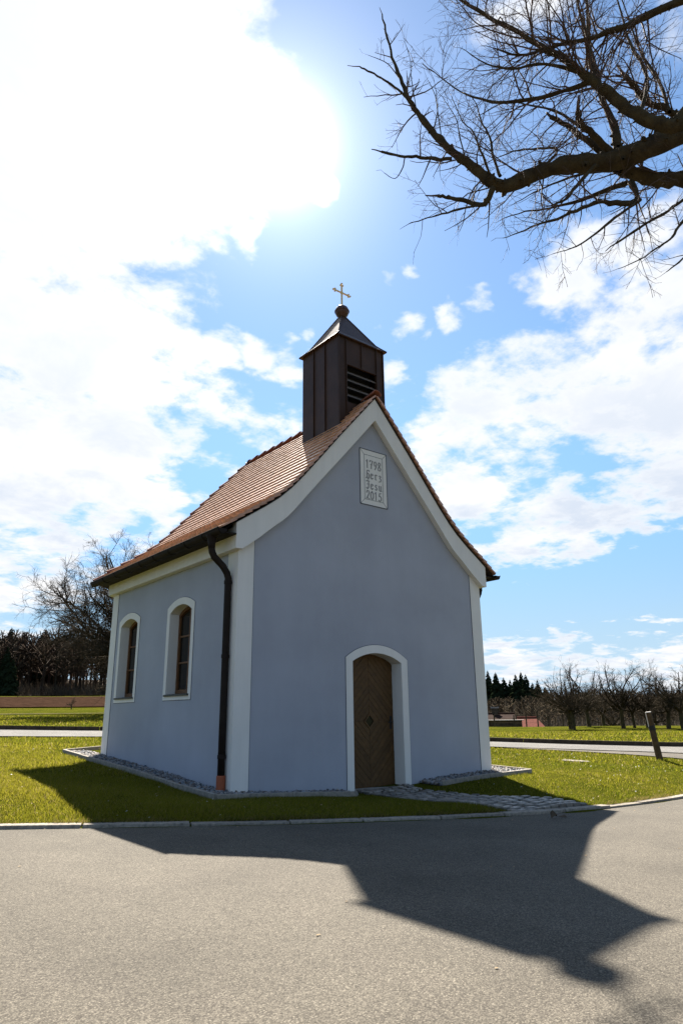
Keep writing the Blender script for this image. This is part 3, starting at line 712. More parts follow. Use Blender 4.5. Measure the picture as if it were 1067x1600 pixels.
for c in cand:
    fr, o = tile_frame(*c)
    if c in keep:
        ob = link('tile', tile_me, None, roof)
        ob.matrix_basis = Matrix(((fr[0][0], fr[1][0], fr[2][0], o[0]), (fr[0][1], fr[1][1], fr[2][1], o[1]), (fr[0][2], fr[1][2], fr[2][2], o[2]), (0, 0, 0, 1)))
    else: mass.add(tv @ fr+o, tf)
# half tiles closing the verge of every second course
for side in (0, 1):
    for i in range(1, rows, 2):
        fr, o = tile_frame(side, i, YV+TW/4-.004)
        hv = tv.copy(); hv[:, 0] *= .5; mass.add(hv @ fr+o, tf)
# apse courses
for a, b in zip(EC[:-1], EC[1:]):
    a = np.array(a); b = np.array(b); rb = np.array(Rb)
    for i in range(rows):
        q = prof(i*EXP); q2 = prof(min(i*EXP+TL, LEN)); t0, t1 = uhor(q[0]), uhor(q2[0])
        A = a+(rb-a)*t0; B = b+(rb-b)*t0; L_ = np.linalg.norm(B-A); n = int(L_/TW)
        if n < 1: continue
        U = np.append((B-A)/L_, 0); mid0 = (A+B)/2; mid1 = (a+(rb-a)*t1+b+(rb-b)*t1)/2
        T = np.append(mid1-mid0, q2[1]-q[1]); T -= U*(T@U); T /= np.linalg.norm(T); Nn = np.cross(U, T)
        if Nn[2] < 0: Nn = -Nn; 
        for k in range(n):
            p = np.append(A+(B-A)*((k+.5+(.25 if i % 2 else -.0))/(n+.25)), q[1])+Nn*.032
            mass.add(tv @ np.array([U, T*math.cos(.085)-Nn*math.sin(.085), Nn])+p, tf)
tag(mass.build('roof_tiles', M['tile_mass'], roof, fix=False), kind='stuff')
# ridge and hip tiles
def ridge_tile(p, q, r=.085):
    p = np.array(p); q = np.array(q); t = (q-p)/np.linalg.norm(q-p); sdv = np.cross(t, (0, 0, 1)); sdv /= np.linalg.norm(sdv); up = np.cross(sdv, t)
    b = MB(); n = 7; vs = []
    for e, rr, lift in ((p-t*.04, r*1.3, .022), (q, r*.94, 0)):
        for k in range(n+1):
            an = math.pi*k/n
            for r_ in (rr, rr-.016): vs.append(e+sdv*math.cos(an)*r_+up*(math.sin(an)*r_*.85+lift-.035))
    m_ = 2*(n+1); fs = []
    for k in range(n):
        a = 2*k; fs += [(a, a+2, m_+a+2, m_+a), (a+1, m_+a+1, m_+a+3, a+3), (a, a+1, a+3, a+2), (m_+a, m_+a+2, m_+a+3, m_+a+1)]
    fs += [(0, m_, m_+1, 1), (2*n, 2*n+1, m_+2*n+1, m_+2*n)]
    b.add(vs, fs).build('ridge_tile', M['ridge'], roof)
zr_ = 7.145
y = YV+.02
while y < RE:
    if not (.22 < y+.18 < 1.62): ridge_tile((W/2, y, zr_), (W/2, min(y+.36, RE+.05), zr_))
    y += .36
for ci in (0, 3, 1, 2):
    E = EC[ci]; pts = []
    for s in np.linspace(0, LEN, 15):
        x, z = prof(s); t = uhor(x); pts.append((E[0]+(Rb[0]-E[0])*t, E[1]+(Rb[1]-E[1])*t, z+.055))
    for p, q in zip(pts[:-1], pts[1:]): ridge_tile(p, q, .08)
# soffit boards
for sg in (0, 1):
    f = (lambda x: x) if sg == 0 else (lambda x: W-x)
    x0, x1 = sorted((f(-.345), f(-CO+.0)))
    MB().box(x0, x1, YV+.05, D+.1, 3.885, 3.905).build('soffit', M['copper'], roof)

# gutters with brackets, downpipes
def gutter(side):
    f = (lambda x: x) if side == 0 else (lambda x: W-x)
    gxc, gzc, r = -.40, 3.925, .082
    b = MB(); n = 10; y0, y1 = -.20, D+.17; vs = []
    for y in (y0, y1):
        for k in range(n+1):
            a = math.pi+math.pi*k/n
            for rr in (r, r-.006): vs.append((f(gxc+rr*math.cos(a)), y, gzc+rr*math.sin(a)))
    m_ = 2*(n+1); fs = []
    for k in range(n):
        a = 2*k; fs += [(a, a+2, m_+a+2, m_+a), (a+1, m_+a+1, m_+a+3, a+3), (a, a+1, a+3, a+2), (m_+a, m_+a+2, m_+a+3, m_+a+1)]
    fs += [(0, m_, m_+1, 1), (2*n, 2*n+1, m_+2*n+1, m_+2*n)]
    b.add(vs, fs)
    for y in (y0, y1-.004):     # end caps
        e = [(f(gxc+r*math.cos(math.pi+math.pi*k/n)), y, gzc+r*math.sin(math.pi+math.pi*k/n)) for k in range(n+1)]
        b.hexa(e, [(p[0], p[1]+.004, p[2]) for p in e])
    b.tube([(f(gxc-r), y0, gzc+.004), (f(gxc-r), y1, gzc+.004)], .012, 8)
    gut = b.build('gutter', M['copper'], chapel, smooth=False)
    for y in np.arange(.35, D, .62):
        bb = MB(); P = [(f(gxc+(r+.004)*math.cos(math.pi+math.pi*k/8)), gzc+(r+.004)*math.sin(math.pi+math.pi*k/8)) for k in range(9)]
        P2 = [(f(gxc+(r+.011)*math.cos(math.pi+math.pi*k/8)), gzc+(r+.011)*math.sin(math.pi+math.pi*k/8)) for k in range(9)]
        bb.plate(P2+P[::-1], [], lambda u, w, d: (u, d, w), y-.015, y+.015).build('bracket', M['copper'], gut)
    yp = .17 if side == 0 else .32
    # funnel outlet and swan neck
    xw = -.075
    dp = MB()
    dp.lathe([(.055, -.25), (.056, -.17), (.070, -.10), (.092, -.06), (.094, -.045)], (f(gxc+.005), yp-.02, gzc), 16)
    P = [(f(gxc+.005), yp-.02, gzc-.16), (f(gxc+.005), yp-.02, gzc-.24), (f(gxc+.02), yp-.015, gzc-.30), (f(gxc+.06), yp-.01, gzc-.37), (f(xw-.10), yp, gzc-.50), (f(xw-.025), yp, gzc-.60), (f(xw), yp, gzc-.68), (f(xw), yp, gzc-.78), (f(xw), yp, 2.2), (f(xw), yp, 1.2), (f(xw), yp, .34)]
    dp.tube(P, .054, 16)
    pipe = dp.build('downpipe', M['copper'], chapel, smooth=True)
    for zj in (3.18, 2.05, .62):
        MB().lathe([(.056, -.03), (.062, -.025), (.062, .025), (.056, .03)], (f(xw), yp, zj), 16).box(*sorted((f(xw+.05), f(.01))), yp-.012, yp+.012, zj-.015, zj+.015).build('pipe_clip', M['copper'], pipe)
    MB().lathe([(.066, -.35), (.066, -.01), (.060, .0), (.056, .0)], (f(xw), yp, .365), 18).build('standpipe', M['terra'], chapel, smooth=False)
gutter(0); gutter(1)

# ------------------------------------------------------------------ bell turret
TS, TY, TZ = 1.197, .258, 8.454
tx0, tx1 = W/2-TS/2, W/2+TS/2; ty0, ty1 = TY, TY+TS
tz0 = 6.2
hole = [(W/2-.385, 7.05), (W/2+.385, 7.05), (W/2+.385, 7.86), (W/2-.385, 7.86)]
t_out = [(tx0, tz0), (tx1, tz0), (tx1, TZ), (tx0, TZ)]
turret = MB().plate(t_out, [hole], fmap, ty0, ty0+.03).build('bell_turret', M['cladding'], chapel)
MB().box(tx0, tx0+.03, ty0+.0305, ty1, tz0, TZ).build('cladding', M['cladding'], turret)
MB().box(tx1-.03, tx1, ty0+.0305, ty1, tz0, TZ).build('cladding', M['cladding'], turret)
MB().box(tx0+.0305, tx1-.0305, ty1-.03, ty1, tz0, TZ).build('cladding', M['cladding'], turret)
def seam(x0, x1, y0, y1, z0, z1): MB().box(x0, x1, y0, y1, z0, z1).build('standing_seam', M['cladding'], turret, bevel=.003)
sw_ = .009
for xs, z0, z1 in ((W/2-.40, 6.3, TZ), (W/2, 7.88, TZ), (W/2+.40, 6.3, TZ), (tx0+.012, 6.3, TZ), (tx1-.012, 6.3, TZ)): seam(xs-sw_, xs+sw_, ty0-.026, ty0+.001, z0, z1-.002)
for ys in (ty0+.42, ty0+.80): 
    seam(tx0-.026, tx0+.001, ys-sw_, ys+sw_, 6.25, TZ-.002); seam(tx1-.001, tx1+.026, ys-sw_, ys+sw_, 6.25, TZ-.002)
for xs in (W/2-.2, W/2+.2): seam(xs-sw_, xs+sw_, ty1-.001, ty1+.026, 6.5, TZ-.002)
for k, zl in enumerate((7.70, 7.535, 7.37, 7.205)):
    MB().add([(W/2-.384, ty0+.004, zl-.028), (W/2+.384, ty0+.004, zl-.028), (W/2+.384, ty0+.115, zl+.075), (W/2-.384, ty0+.115, zl+.075),
              (W/2-.384, ty0+.004, zl-.004), (W/2+.384, ty0+.004, zl-.004), (W/2+.384, ty0+.115, zl+.093), (W/2-.384, ty0+.115, zl+.093)],
             [(0, 3, 2, 1), (4, 5, 6, 7), (0, 1, 5, 4), (1, 2, 6, 5), (2, 3, 7, 6), (3, 0, 4, 7)]).build('louvre', M['slat'], turret)
MB().box(W/2-.40, W/2+.40, ty0+.20, ty0+.22, 6.9, 8.0).build('louvre_backing', M['black'], turret)
for zz in (7.86,): MB().box(W/2-.40, W/2+.40, ty0-.02, ty0+.02, zz-.005, zz+.012).build('lintel_flashing', M['cladding'], turret)
# lead flashing where the turret meets the tiles
for sg in (-1, 1):
    xx = W/2+sg*TS/2; zb = float(np.interp(W/2-TS/2, PR[:, 0], PR[:, 1]))
    MB().add([(xx+sg*.002, ty0-.03, zb-.02), (xx+sg*.002, ty1+.03, zb-.02), (xx+sg*.10, ty1+.03, zb-.045), (xx+sg*.10, ty0-.03, zb-.045),
              (xx+sg*.002, ty0-.03, zb+.09), (xx+sg*.002, ty1+.03, zb+.09), (xx+sg*.10, ty1+.03, zb-.03), (xx+sg*.10, ty0-.03, zb-.03)],
             [(0, 1, 2, 3), (4, 7, 6, 5), (0, 3, 7, 4), (1, 5, 6, 2), (2, 6, 7, 3), (0, 4, 5, 1)]).build('flashing', M['copper'], turret)
# pyramid cap with flared eaves
tcx, tcy = W/2, TY+TS/2
cp_ = [(.655, 8.436), (.660, 8.452), (.575, 8.535), (.50, 8.615), (.06, 9.36)]
vs = [(tcx+sx*r, tcy+sy*r, z) for r, z in cp_ for sx, sy in ((-1, -1), (1, -1), (1, 1), (-1, 1))]
fs = [(4*i+k, 4*i+(k+1) % 4, 4*i+4+(k+1) % 4, 4*i+4+k) for i in range(len(cp_)-1) for k in range(4)]+[(3, 2, 1, 0), (16, 17, 18, 19)]
cap = MB().add(vs, fs).build('turret_cap', M['cladding'], turret)
for sx, sy in ((-1, -1), (1, -1), (1, 1), (-1, 1)):
    MB().tube([(tcx+sx*r, tcy+sy*r, z+.006) for r, z in cp_[1:]], .011, 6).build('standing_seam', M['cladding'], turret)
MB().lathe([(.06, -.165), (.075, -.14), (.125, -.09), (.150, -.03), (.152, -.012), (.162, -.010), (.162, .010), (.152, .012), (.148, .03), (.125, .085), (.075, .13), (.02, .15)], (tcx, tcy, 9.512), 24).build('ball', M['ball'], turret, smooth=True)
cz = 9.985
cr = MB().box(tcx-.016, tcx+.016, tcy-.012, tcy+.012, 9.64, 10.165).box(tcx-.195, tcx-.016, tcy-.011, tcy+.011, cz-.015, cz+.015).box(tcx+.016, tcx+.195, tcy-.011, tcy+.011, cz-.015, cz+.015)
def disc(b, x, z, r):
    P = [(x+r*math.cos(2*math.pi*k/12), z+r*math.sin(2*math.pi*k/12)) for k in range(12)]; b.plate(P, [], fmap, tcy-.013-random.uniform(0, .002), tcy+.013)
for ex, ez in ((-1, 0), (1, 0), (0, 1)):
    bx, bz = tcx+ex*.195, cz+ez*.19
    disc(cr, bx+ex*.034, bz+ez*.034, .022)
    for s2 in (-1, 1): disc(cr, bx+ez*s2*.026-ex*.008, bz+ex*s2*.026-ez*.008, .021)
disc(cr, tcx, cz, .036)
cr.build('cross', M['gold'], turret)

# ------------------------------------------------------------------ gravel bed, edging, kerb, path
def gravel_z(x, y):
    return float(h1(x, y))
edge_runs = [([(-.52, D+.7), (-.52, -.52)], True), ([(-.52, -.52), (1.9, -.50)], True), ([(3.76, -.50), (6.2, -.52)], True), ([(6.2, -.52), (6.2, D+.7)], True), ([(-.52, D+.7), (.9, D+2.0)], True), ([(6.2, D+.7), (4.8, D+2.0)], True)]
edging = tag(empty('gravel_bed_edging', (-.5, -.5, 0)), 'low pale concrete edging framing the gravel bed around the chapel', 'edging')
def ez(x, y): return max(h1(x, y)+.045, .0)
ES = {}
for pts, _ in edge_runs:
    a = np.array(pts[0]); b = np.array(pts[1]); Ln = np.linalg.norm(b-a); n = max(1, round(Ln/1.0)); t = (b-a)/Ln; nn_ = np.array([-t[1], t[0]])*.03
    for k in range(n):
        p = a+(b-a)*k/n+t*.004; q = a+(b-a)*(k+1)/n-t*.004
        zp, zq = ez(*p)+.03, ez(*q)+.03; jit = random.uniform(-.004, .004)
        MB().hexa([(*(p+nn_), zp-.2), (*(q+nn_), zq-.2), (*(q-nn_), zq-.2), (*(p-nn_), zp-.2)], [(*(p+nn_), zp+jit), (*(q+nn_), zq+jit), (*(q-nn_), zq+jit), (*(p-nn_), zp+jit)]).build('edging_stone', M['edging'], edging, bevel=.006)
# bed surface
def bed(x0, x1, y0, y1, name):
    nx = max(2, int((x1-x0)/.25)+1); ny = max(2, int((y1-y0)/.25)+1)
    X, Y = np.meshgrid(np.linspace(x0, x1, nx), np.linspace(y0, y1, ny)); Z = np.array([ez(x, y) for x, y in zip(X.ravel(), Y.ravel())])-.035
    ii = np.arange(nx*ny).reshape(ny, nx); FF = np.stack([ii[:-1, :-1], ii[:-1, 1:], ii[1:, 1:], ii[1:, :-1]], -1).reshape(-1, 4)
    return tag(link(name, np_mesh(name, np.c_[X.ravel(), Y.ravel(), Z], FF, M['gravelbase'])), kind='structure')
beds = [(-.52, -.0, -.52, D+.7), (0, 1.95, -.52, 0.0), (3.70, W, -.52, 0.0), (W, 6.2, -.52, D+.7)]
for q in beds: bed(*q, 'gravel_bed')
ico = bmesh.new(); bmesh.ops.create_icosphere(ico, subdivisions=1, radius=1); iv = np.array([v.co[:] for v in ico.verts]); iff = np.array([[v.index for v in f.verts] for f in ico.faces]); ico.free()
PV, PF, PC = [], [], []; nb = 0
for x0, x1, y0, y1 in beds:
    n = int((x1-x0)*(y1-y0)*760)
    xs = rng.uniform(x0+.02, x1-.01, n); ys = rng.uniform(y0+.02, y1-.01, n)
    for x, y, z in zip(xs, ys, H(xs, ys)):
        r = rng.uniform(.014, .034); A = rng.normal(size=(3, 3)); Q, _ = np.linalg.qr(A)
        v = (iv*(1+rng.normal(0, .10, (12, 1)))*np.array([r*1.25, r, r*.7])) @ Q
        PV.append(v+np.array([x, y, max(z+.045, 0)-.035+r*.55+rng.uniform(0, .015)])); PF.append(iff+nb); nb += 12
        c = rng.uniform(.05, .27); wv = rng.uniform(-.02, .04); PC.append(np.tile([c+wv, c, c-wv*.8, 1], (12, 1)))
tag(link('gravel', np_mesh('gravel', np.concatenate(PV), np.concatenate(PF), M['pebble'], np.concatenate(PC))), 'loose grey pebbles filling the bed around the chapel', 'gravel', kind='stuff')

# kerb stones along the front road
kerb = tag(empty('kerb', (0, -2.6, 0)), kind='structure')
kp = np.array(KERB, float); ks = np.r_[0, np.cumsum(np.hypot(*np.diff(kp, axis=0).T))]
def kat(s): return np.array([np.interp(s, ks, kp[:, 0]), np.interp(s, ks, kp[:, 1])])
s = 16.0
while s < ks[-1]-1:
    ln = random.uniform(.85, 1.1); p = kat(s+.010); q = kat(s+ln-.010); t = (q-p)/np.linalg.norm(q-p); n = np.array([-t[1], t[0]])
    zp, zq = float(zr(p[0])), float(zr(q[0])); hh = .034+random.uniform(-.009, .009)
    o1 = n*(-.005+random.uniform(-.006, .006)); o2 = n*.155
    MB().hexa([(*(p+o1), zp-.1), (*(q+o1), zq-.1), (*(q+o2), zq-.1), (*(p+o2), zp-.1)], [(*(p+o1+n*.012), zp+hh), (*(q+o1+n*.012), zq+hh), (*(q+o2), zq+hh), (*(p+o2), zp+hh)]).build('kerb_stone', M['kerb'], kerb, bevel=.012)
    s += ln
# kerb on the lane's far side, the bank's shade put into its colour
lk = tag(empty('lane_kerb', (5, 16, .5)), kind='structure')
fp = np.array(FAR, float); fs_ = np.r_[0, np.cumsum(np.hypot(*np.diff(fp, axis=0).T))]
def fat(s): return np.array([np.interp(s, fs_, fp[:, 0]), np.interp(s, fs_, fp[:, 1])])
s = 8.0
while s < fs_[-1]-1.5:
    p = fat(s); q = fat(s+1.49); t = (q-p)/np.linalg.norm(q-p); n = np.array([-t[1], t[0]])*(1 if True else -1)
    zp, zq = h1(*p)+.035, h1(*q)+.035
    MB().hexa([(*p, zp-.1), (*q, zq-.1), (*(q+n*.16), zq-.1), (*(p+n*.16), zp-.1)], [(*(p+n*.01), zp+.13), (*(q+n*.01), zq+.13), (*(q+n*.16), zq+.13), (*(p+n*.16), zp+.13)]).build('kerb_stone', M['darkkerb'], lk)
    s += 1.5

# cobbled path from the door to the road
PATHL = [(2.24, -.02), (2.20, -.8), (2.18, -1.6), (2.22, -2.1), (2.32, -2.68), (2.42, -3.0)]
PATHR = [(3.42, -.02), (3.25, -.55), (3.20, -1.58), (3.42, -2.12), (3.68, -2.62), (3.95, -3.16)]
path = strip('cobbled_path', PATHL, PATHR, M['bed'], 9, .018, None, 4)
pl_ = np.array(PATHL); pr_ = np.array(PATHR)
def pathpt(t, u):
    k = np.linspace(0, 1, len(pl_)); a = np.array([np.interp(t, k, pl_[:, 0]), np.interp(t, k, pl_[:, 1])]); b = np.array([np.interp(t, k, pr_[:, 0]), np.interp(t, k, pr_[:, 1])])
    return a+(b-a)*u
rowsn = 19
for i in range(rowsn):
    u = 0.0; first = True; t0, t1 = i/rowsn, (i+1)/rowsn
    wid = np.linalg.norm(pathpt((t0+t1)/2, 1)-pathpt((t0+t1)/2, 0))
    while u < .97:
        du = random.uniform(.12, .20)/wid*(.6 if first and i % 2 else 1); first = False
        u1 = min(u+du, 1.0)
        if 1-u1 < .05: u1 = 1.0
        g_ = .017/wid; gt = .0075
        arcf = lambda a: .018*math.sin(a*math.pi)          # shallow arcs across the path
        q = [pathpt(t0+gt+arcf(u), u+g_), pathpt(t0+gt+arcf(u1), u1-g_), pathpt(t1-gt+arcf(u1), u1-g_), pathpt(t1-gt+arcf(u), u+g_)]
        q = [p+np.array([random.uniform(-.008, .008), random.uniform(-.008, .008)]) for p in q]
        cxy = sum(q)/4; zt = h1(*cxy)+.042+random.uniform(-.008, .008); tl = (random.uniform(-.05, .05), random.uniform(-.05, .05))
        tp = [cxy+(p-cxy)*.86 for p in q]
        b = MB(); Z = lambda p, h: h+tl[0]*(p[0]-cxy[0])+tl[1]*(p[1]-cxy[1])
        vs = [(*p, zt-.09) for p in q]+[(*p, Z(p, zt-.012)) for p in q]+[(*p, Z(p, zt)) for p in tp]
        b.add(vs, [(3, 2, 1, 0), (8, 9, 10, 11)]+[(4*l+k, 4*l+(k+1) % 4, 4*l+4+(k+1) % 4, 4*l+4+k) for l in (0, 1) for k in range(4)])
        b.build('cobblestone', M['cobble'], path)
        u = u1

# ------------------------------------------------------------------ lawn grass
def in_road(x, y):      # in front of the kerb line
    o = np.argsort(kp[:, 0]); return y < np.interp(x, kp[o, 0], kp[o, 1])+.145
npn = np.array(NEAR); npf = np.array(FAR)
def lane_near(x): return np.interp(x, npn[:, 0], npn[:, 1])
def lane_far(x): return np.interp(x, npf[:, 0], npf[:, 1])
side_x = lambda y: np.interp(y, [-1.7, -1.6, -.1, 1.3, 3.2, 4.9], [11.6, 13.0, 13.4, 13.1, 12.65, 12.2])
def lawn_ok(x, y):
    ok = ~in_road(x, y) & (y < lane_near(x)-.05)
    ok &= ~((x > -.56) & (x < 6.24) & (y > -.56) & (y < D+1.6))
    tt = np.clip((-y)/3.1, 0, 1)
    ok &= ~((y < .1) & (x > np.interp(-y, -pl_[:, 1], pl_[:, 0])-.01) & (x < np.interp(-y, -pr_[:, 1], pr_[:, 0])+.01) & (y > -3.3))
    ok &= ~((y > -1.7) & (y < 5.0) & (x > side_x(y)-.05))
    return ok
GV, GC = [], []
def blades(n, x0, x1, y0, y1, hgt, wid, test, dmin=0, dmax=1e9, az=None, flat=.9):
    x = rng.uniform(x0, x1, n); y = rng.uniform(y0, y1, n)
    d = np.hypot(x-CAM[0], y-CAM[1]); a = np.degrees(np.arctan2(x-CAM[0], y-CAM[1]))
    k = test(x, y) & (d >= dmin) & (d < dmax) & (a > 4) & (a < 74)
    x, y = x[k], y[k]
    # clumps: denser and longer in patches
    cl = np.sin(x*2.1+np.sin(y*1.3)*2)*np.sin(y*2.6+np.sin(x*1.7)*2)
    z = H(x, y)-.006; n = len(x)
    hh = hgt*rng.uniform(.45, 1.25, n)*(1+.45*cl); th = rng.uniform(0, 2*np.pi, n); ln = rng.uniform(.2, flat, n)
    base = np.c_[x, y, z]; w = wid*rng.uniform(.6, 1.3, n)
    side = np.c_[np.cos(th), np.sin(th), 0*th]*w[:, None]; ph = th+rng.uniform(.6, 2.5, n)
    tip_ = base+np.c_[np.cos(ph)*hh*ln, np.sin(ph)*hh*ln, hh]
    V = np.stack([base-side, base+side, tip_], 1).reshape(-1, 3)
    lown = .5+.5*np.sin(x*.9+2.2*np.sin(y*.45))*np.sin(y*.7+1.5*np.sin(x*.5))
    t = np.clip(.26+.40*lown+.22*np.clip(.5-x*.2, 0, 1)+rng.normal(0, .22, n), 0, 1)[:, None]
    c = np.array([[.050, .074, .005]])*(1-t)+np.array([[.220, .195, .018]])*t
    straw = rng.random(n) < .05+.08*lown; c[straw] = np.array([.24, .19, .07])*rng.uniform(.7, 1.15, (straw.sum(), 1))
    c *= rng.uniform(.75, 1.25, (n, 1))
    GV.append(V); GC.append(np.repeat(np.c_[c, np.ones(n)], 3, 0))
blades(900000, -6, 7.5, -3.6, 3.2, .036, .0036, lawn_ok, 0, 11.5)
blades(480000, -6, 14, -4, 9, .040, .005, lawn_ok, 11.5, 17)
blades(170000, -6, 16, -4, 15, .05, .010, lawn_ok, 17, 30)
beyond = lambda x, y: (y > lane_far(x)+.2)
blades(200000, -6, 40, 0, 42, .07, .022, beyond, 17, 45)
def fringe(n):
    sx_ = rng.uniform(17.5, ks[-1]-2, n); x = np.interp(sx_, ks, kp[:, 0]); y = np.interp(sx_, ks, kp[:, 1])+.135+rng.random(n)**2*.16
    k = (np.sin(sx_*3.1)+np.sin(sx_*7.7+1)+rng.normal(0, .8, n)) > -.4; k &= ~((x > 2.35) & (x < 4.0)); x, y = x[k], y[k]; n = len(x)
    base = np.c_[x, y, zr(x)+.02]; hh = rng.uniform(.03, .075, n); th = rng.uniform(0, 6.28, n); w = .0035; side = np.c_[np.cos(th), np.sin(th), 0*th]*w
    tip_ = base+np.c_[rng.normal(0, .03, n), rng.uniform(-.07, .02, n), hh]
    c = np.where(rng.random((n, 1)) < .45, np.array([[.21, .155, .055]]), np.array([[.075, .085, .012]]))*rng.uniform(.6, 1.2, (n, 1))
    GV.append(np.stack([base-side, base+side, tip_], 1).reshape(-1, 3)); GC.append(np.repeat(np.c_[c, np.ones(n)], 3, 0))
fringe(22000)
V = np.concatenate(GV); Fg = np.arange(len(V)).reshape(-1, 3)
tag(link('lawn_grass', np_mesh('lawn_grass', V, Fg, M['grass'], np.concatenate(GC))), 'short spring grass covering the lawn around the chapel', 'grass', kind='stuff')
# pale flecks: daisies and dry leaf scraps in the grass
n = 1100
x = np.r_[rng.uniform(-5, 1.5, 420), rng.uniform(3, 13, n-420)]; y = np.r_[rng.uniform(-3, 9, 420), rng.uniform(-3.3, 7, n-420)]
k = lawn_ok(x, y); x, y = x[k], y[k]; z = H(x, y)+.028; n = len(x)
rr = rng.uniform(.006, .017, n)*np.where(x < 2, 1.0, 1.15); th = rng.uniform(0, 6.28, n); tl = rng.uniform(-.5, .5, (n, 2))
vv = []
for q in range(5):
    an = th+q*2*np.pi/5; r_ = rr*rng.uniform(.55, 1.2, n); dx, dy = np.cos(an)*r_, np.sin(an)*r_*.75
    vv.append(np.c_[x+dx, y+dy, z+dx*tl[:, 0]+dy*tl[:, 1]])
vv = np.stack(vv, 1).reshape(-1, 3)
fc = np.where(rng.random((n, 1)) < .45, np.array([[.62, .60, .54]]), np.array([[.36, .25, .12]]))*rng.uniform(.6, 1.1, (n, 1))
xr_ = np.r_[rng.uniform(-5, 2.5, 26), rng.uniform(-3, 8, 34)]; yr_ = np.r_[rng.uniform(-7, -2.5, 26), np.interp(np.zeros(34), [0], [0])]
yr_[26:] = np.array([np.interp(q, kp[:, 0], kp[:, 1]) for q in xr_[26:]])-rng.uniform(.02, .4, 34); kk = in_road(xr_, yr_+.16); xr_, yr_ = xr_[kk], yr_[kk]; m_ = len(xr_)
v2 = []; r2_ = rng.uniform(.007, .015, m_)
for q in range(5):
    an = q*2*np.pi/5+rng.uniform(0, 1, m_); v2.append(np.c_[xr_+np.cos(an)*r2_*1.3, yr_+np.sin(an)*r2_*.8, zr(xr_)+.004+rng.uniform(0, .003, m_)])
vv = np.concatenate([vv, np.stack(v2, 1).reshape(-1, 3)]); fc = np.concatenate([fc, np.array([[.22, .15, .07]])*rng.uniform(.5, 1.2, (m_, 1))]); n += m_
tag(link('fallen_scraps', np_mesh('fallen_scraps', vv, np.arange(5*n).reshape(-1, 5), M['fleck'], np.repeat(np.c_[fc, np.ones(n)], 5, 0))), 'pale dry leaf scraps and daisies scattered over the lawn and road edge', 'leaf litter', kind='stuff')

# ------------------------------------------------------------------ bare trees
class Tubes:
    """many tapering tubes gathered in numpy arrays"""
    def __init__(s): s.V = []; s.F = []; s.n = 0; s.C = []; s.pend = []
    def add(s, P, rad, sides, col=None):
        P = np.asarray(P, float); rad = np.asarray(rad, float); m_ = len(P)
        T = np.empty_like(P); T[1:-1] = P[2:]-P[:-2]; T[0] = P[1]-P[0]; T[-1] = P[-1]-P[-2]
        T /= np.linalg.norm(T, axis=1, keepdims=True)+1e-9
        ref = np.array([.31, .22, .92]) if abs(T[0] @ np.array([.31, .22, .92])) < .9 else np.array([1., 0, 0])
        A = np.cross(T, ref); A /= np.linalg.norm(A, axis=1, keepdims=True)+1e-9; B = np.cross(T, A)
        an = np.arange(sides)*2*np.pi/sides
        V = P[:, None]+rad[:, None, None]*(np.cos(an)[None, :, None]*A[:, None]+np.sin(an)[None, :, None]*B[:, None])
        ii = s.n+np.arange(m_*sides).reshape(m_, sides)
        s.F.append(np.stack([ii[:-1], np.roll(ii[:-1], -1, 1), np.roll(ii[1:], -1, 1), ii[1:]], -1).reshape(-1, 4))
        s.V.append(V.reshape(-1, 3)); s.n += m_*sides
        if col is not None: s.C.append(np.tile(col, (m_*sides, 1)))
    def flush(s):
        # the last twigs, all at once: four points each, three-sided
        if not s.pend: return
        A = np.array([np.r_[e[0], e[1], e[2:6]] for e in s.pend]); n = len(A)
        if len(s.pend[0]) > 6: s.C.append(np.repeat(np.array([e[6] for e in s.pend]), 9, 0))
        s.pend = []
        p, d, l, r, w, dr = A[:, :3], A[:, 3:6], A[:, 6:7], A[:, 7], A[:, 8:9], A[:, 9:10]
        P = [p]
        for _ in range(2):
            d = d+rng.normal(size=(n, 3))*w*1.5-np.array([[0, 0, 1.]])*dr*3; d /= np.linalg.norm(d, axis=1, keepdims=True); P.append(P[-1]+d*l/2)
        a = np.cross(d, rng.normal(size=(n, 3))); a /= np.linalg.norm(a, axis=1, keepdims=True)+1e-9; b = np.cross(d, a)
        V = np.empty((n, 3, 3, 3))
        for k in range(3):
            for q in range(3):
                an = 2*np.pi*q/3; V[:, k, q] = P[k]+(r*(1-.25*k))[:, None]*(math.cos(an)*a+math.sin(an)*b)
        base = s.n+np.arange(n)[:, None, None]*9; k, q = np.meshgrid(np.arange(2), np.arange(3), indexing='ij'); k = k.ravel(); q = q.ravel()
        f = np.stack([k*3+q, k*3+(q+1) % 3, k*3+3+(q+1) % 3, k*3+3+q], -1)
        s.F.append((base+f[None]).reshape(-1, 4)); s.V.append(V.reshape(-1, 3)); s.n += 9*n
    def build(s, name, mt, parent=None, smooth=True):
        s.flush()
        return link(name, np_mesh(name, np.concatenate(s.V), np.concatenate(s.F), mt, np.concatenate(s.C) if s.C else None, smooth), None, parent)
def unit(v): return v/(np.linalg.norm(v)+1e-9)
def perp(d):
    a = np.cross(d, rng.normal(size=3)); return unit(a)
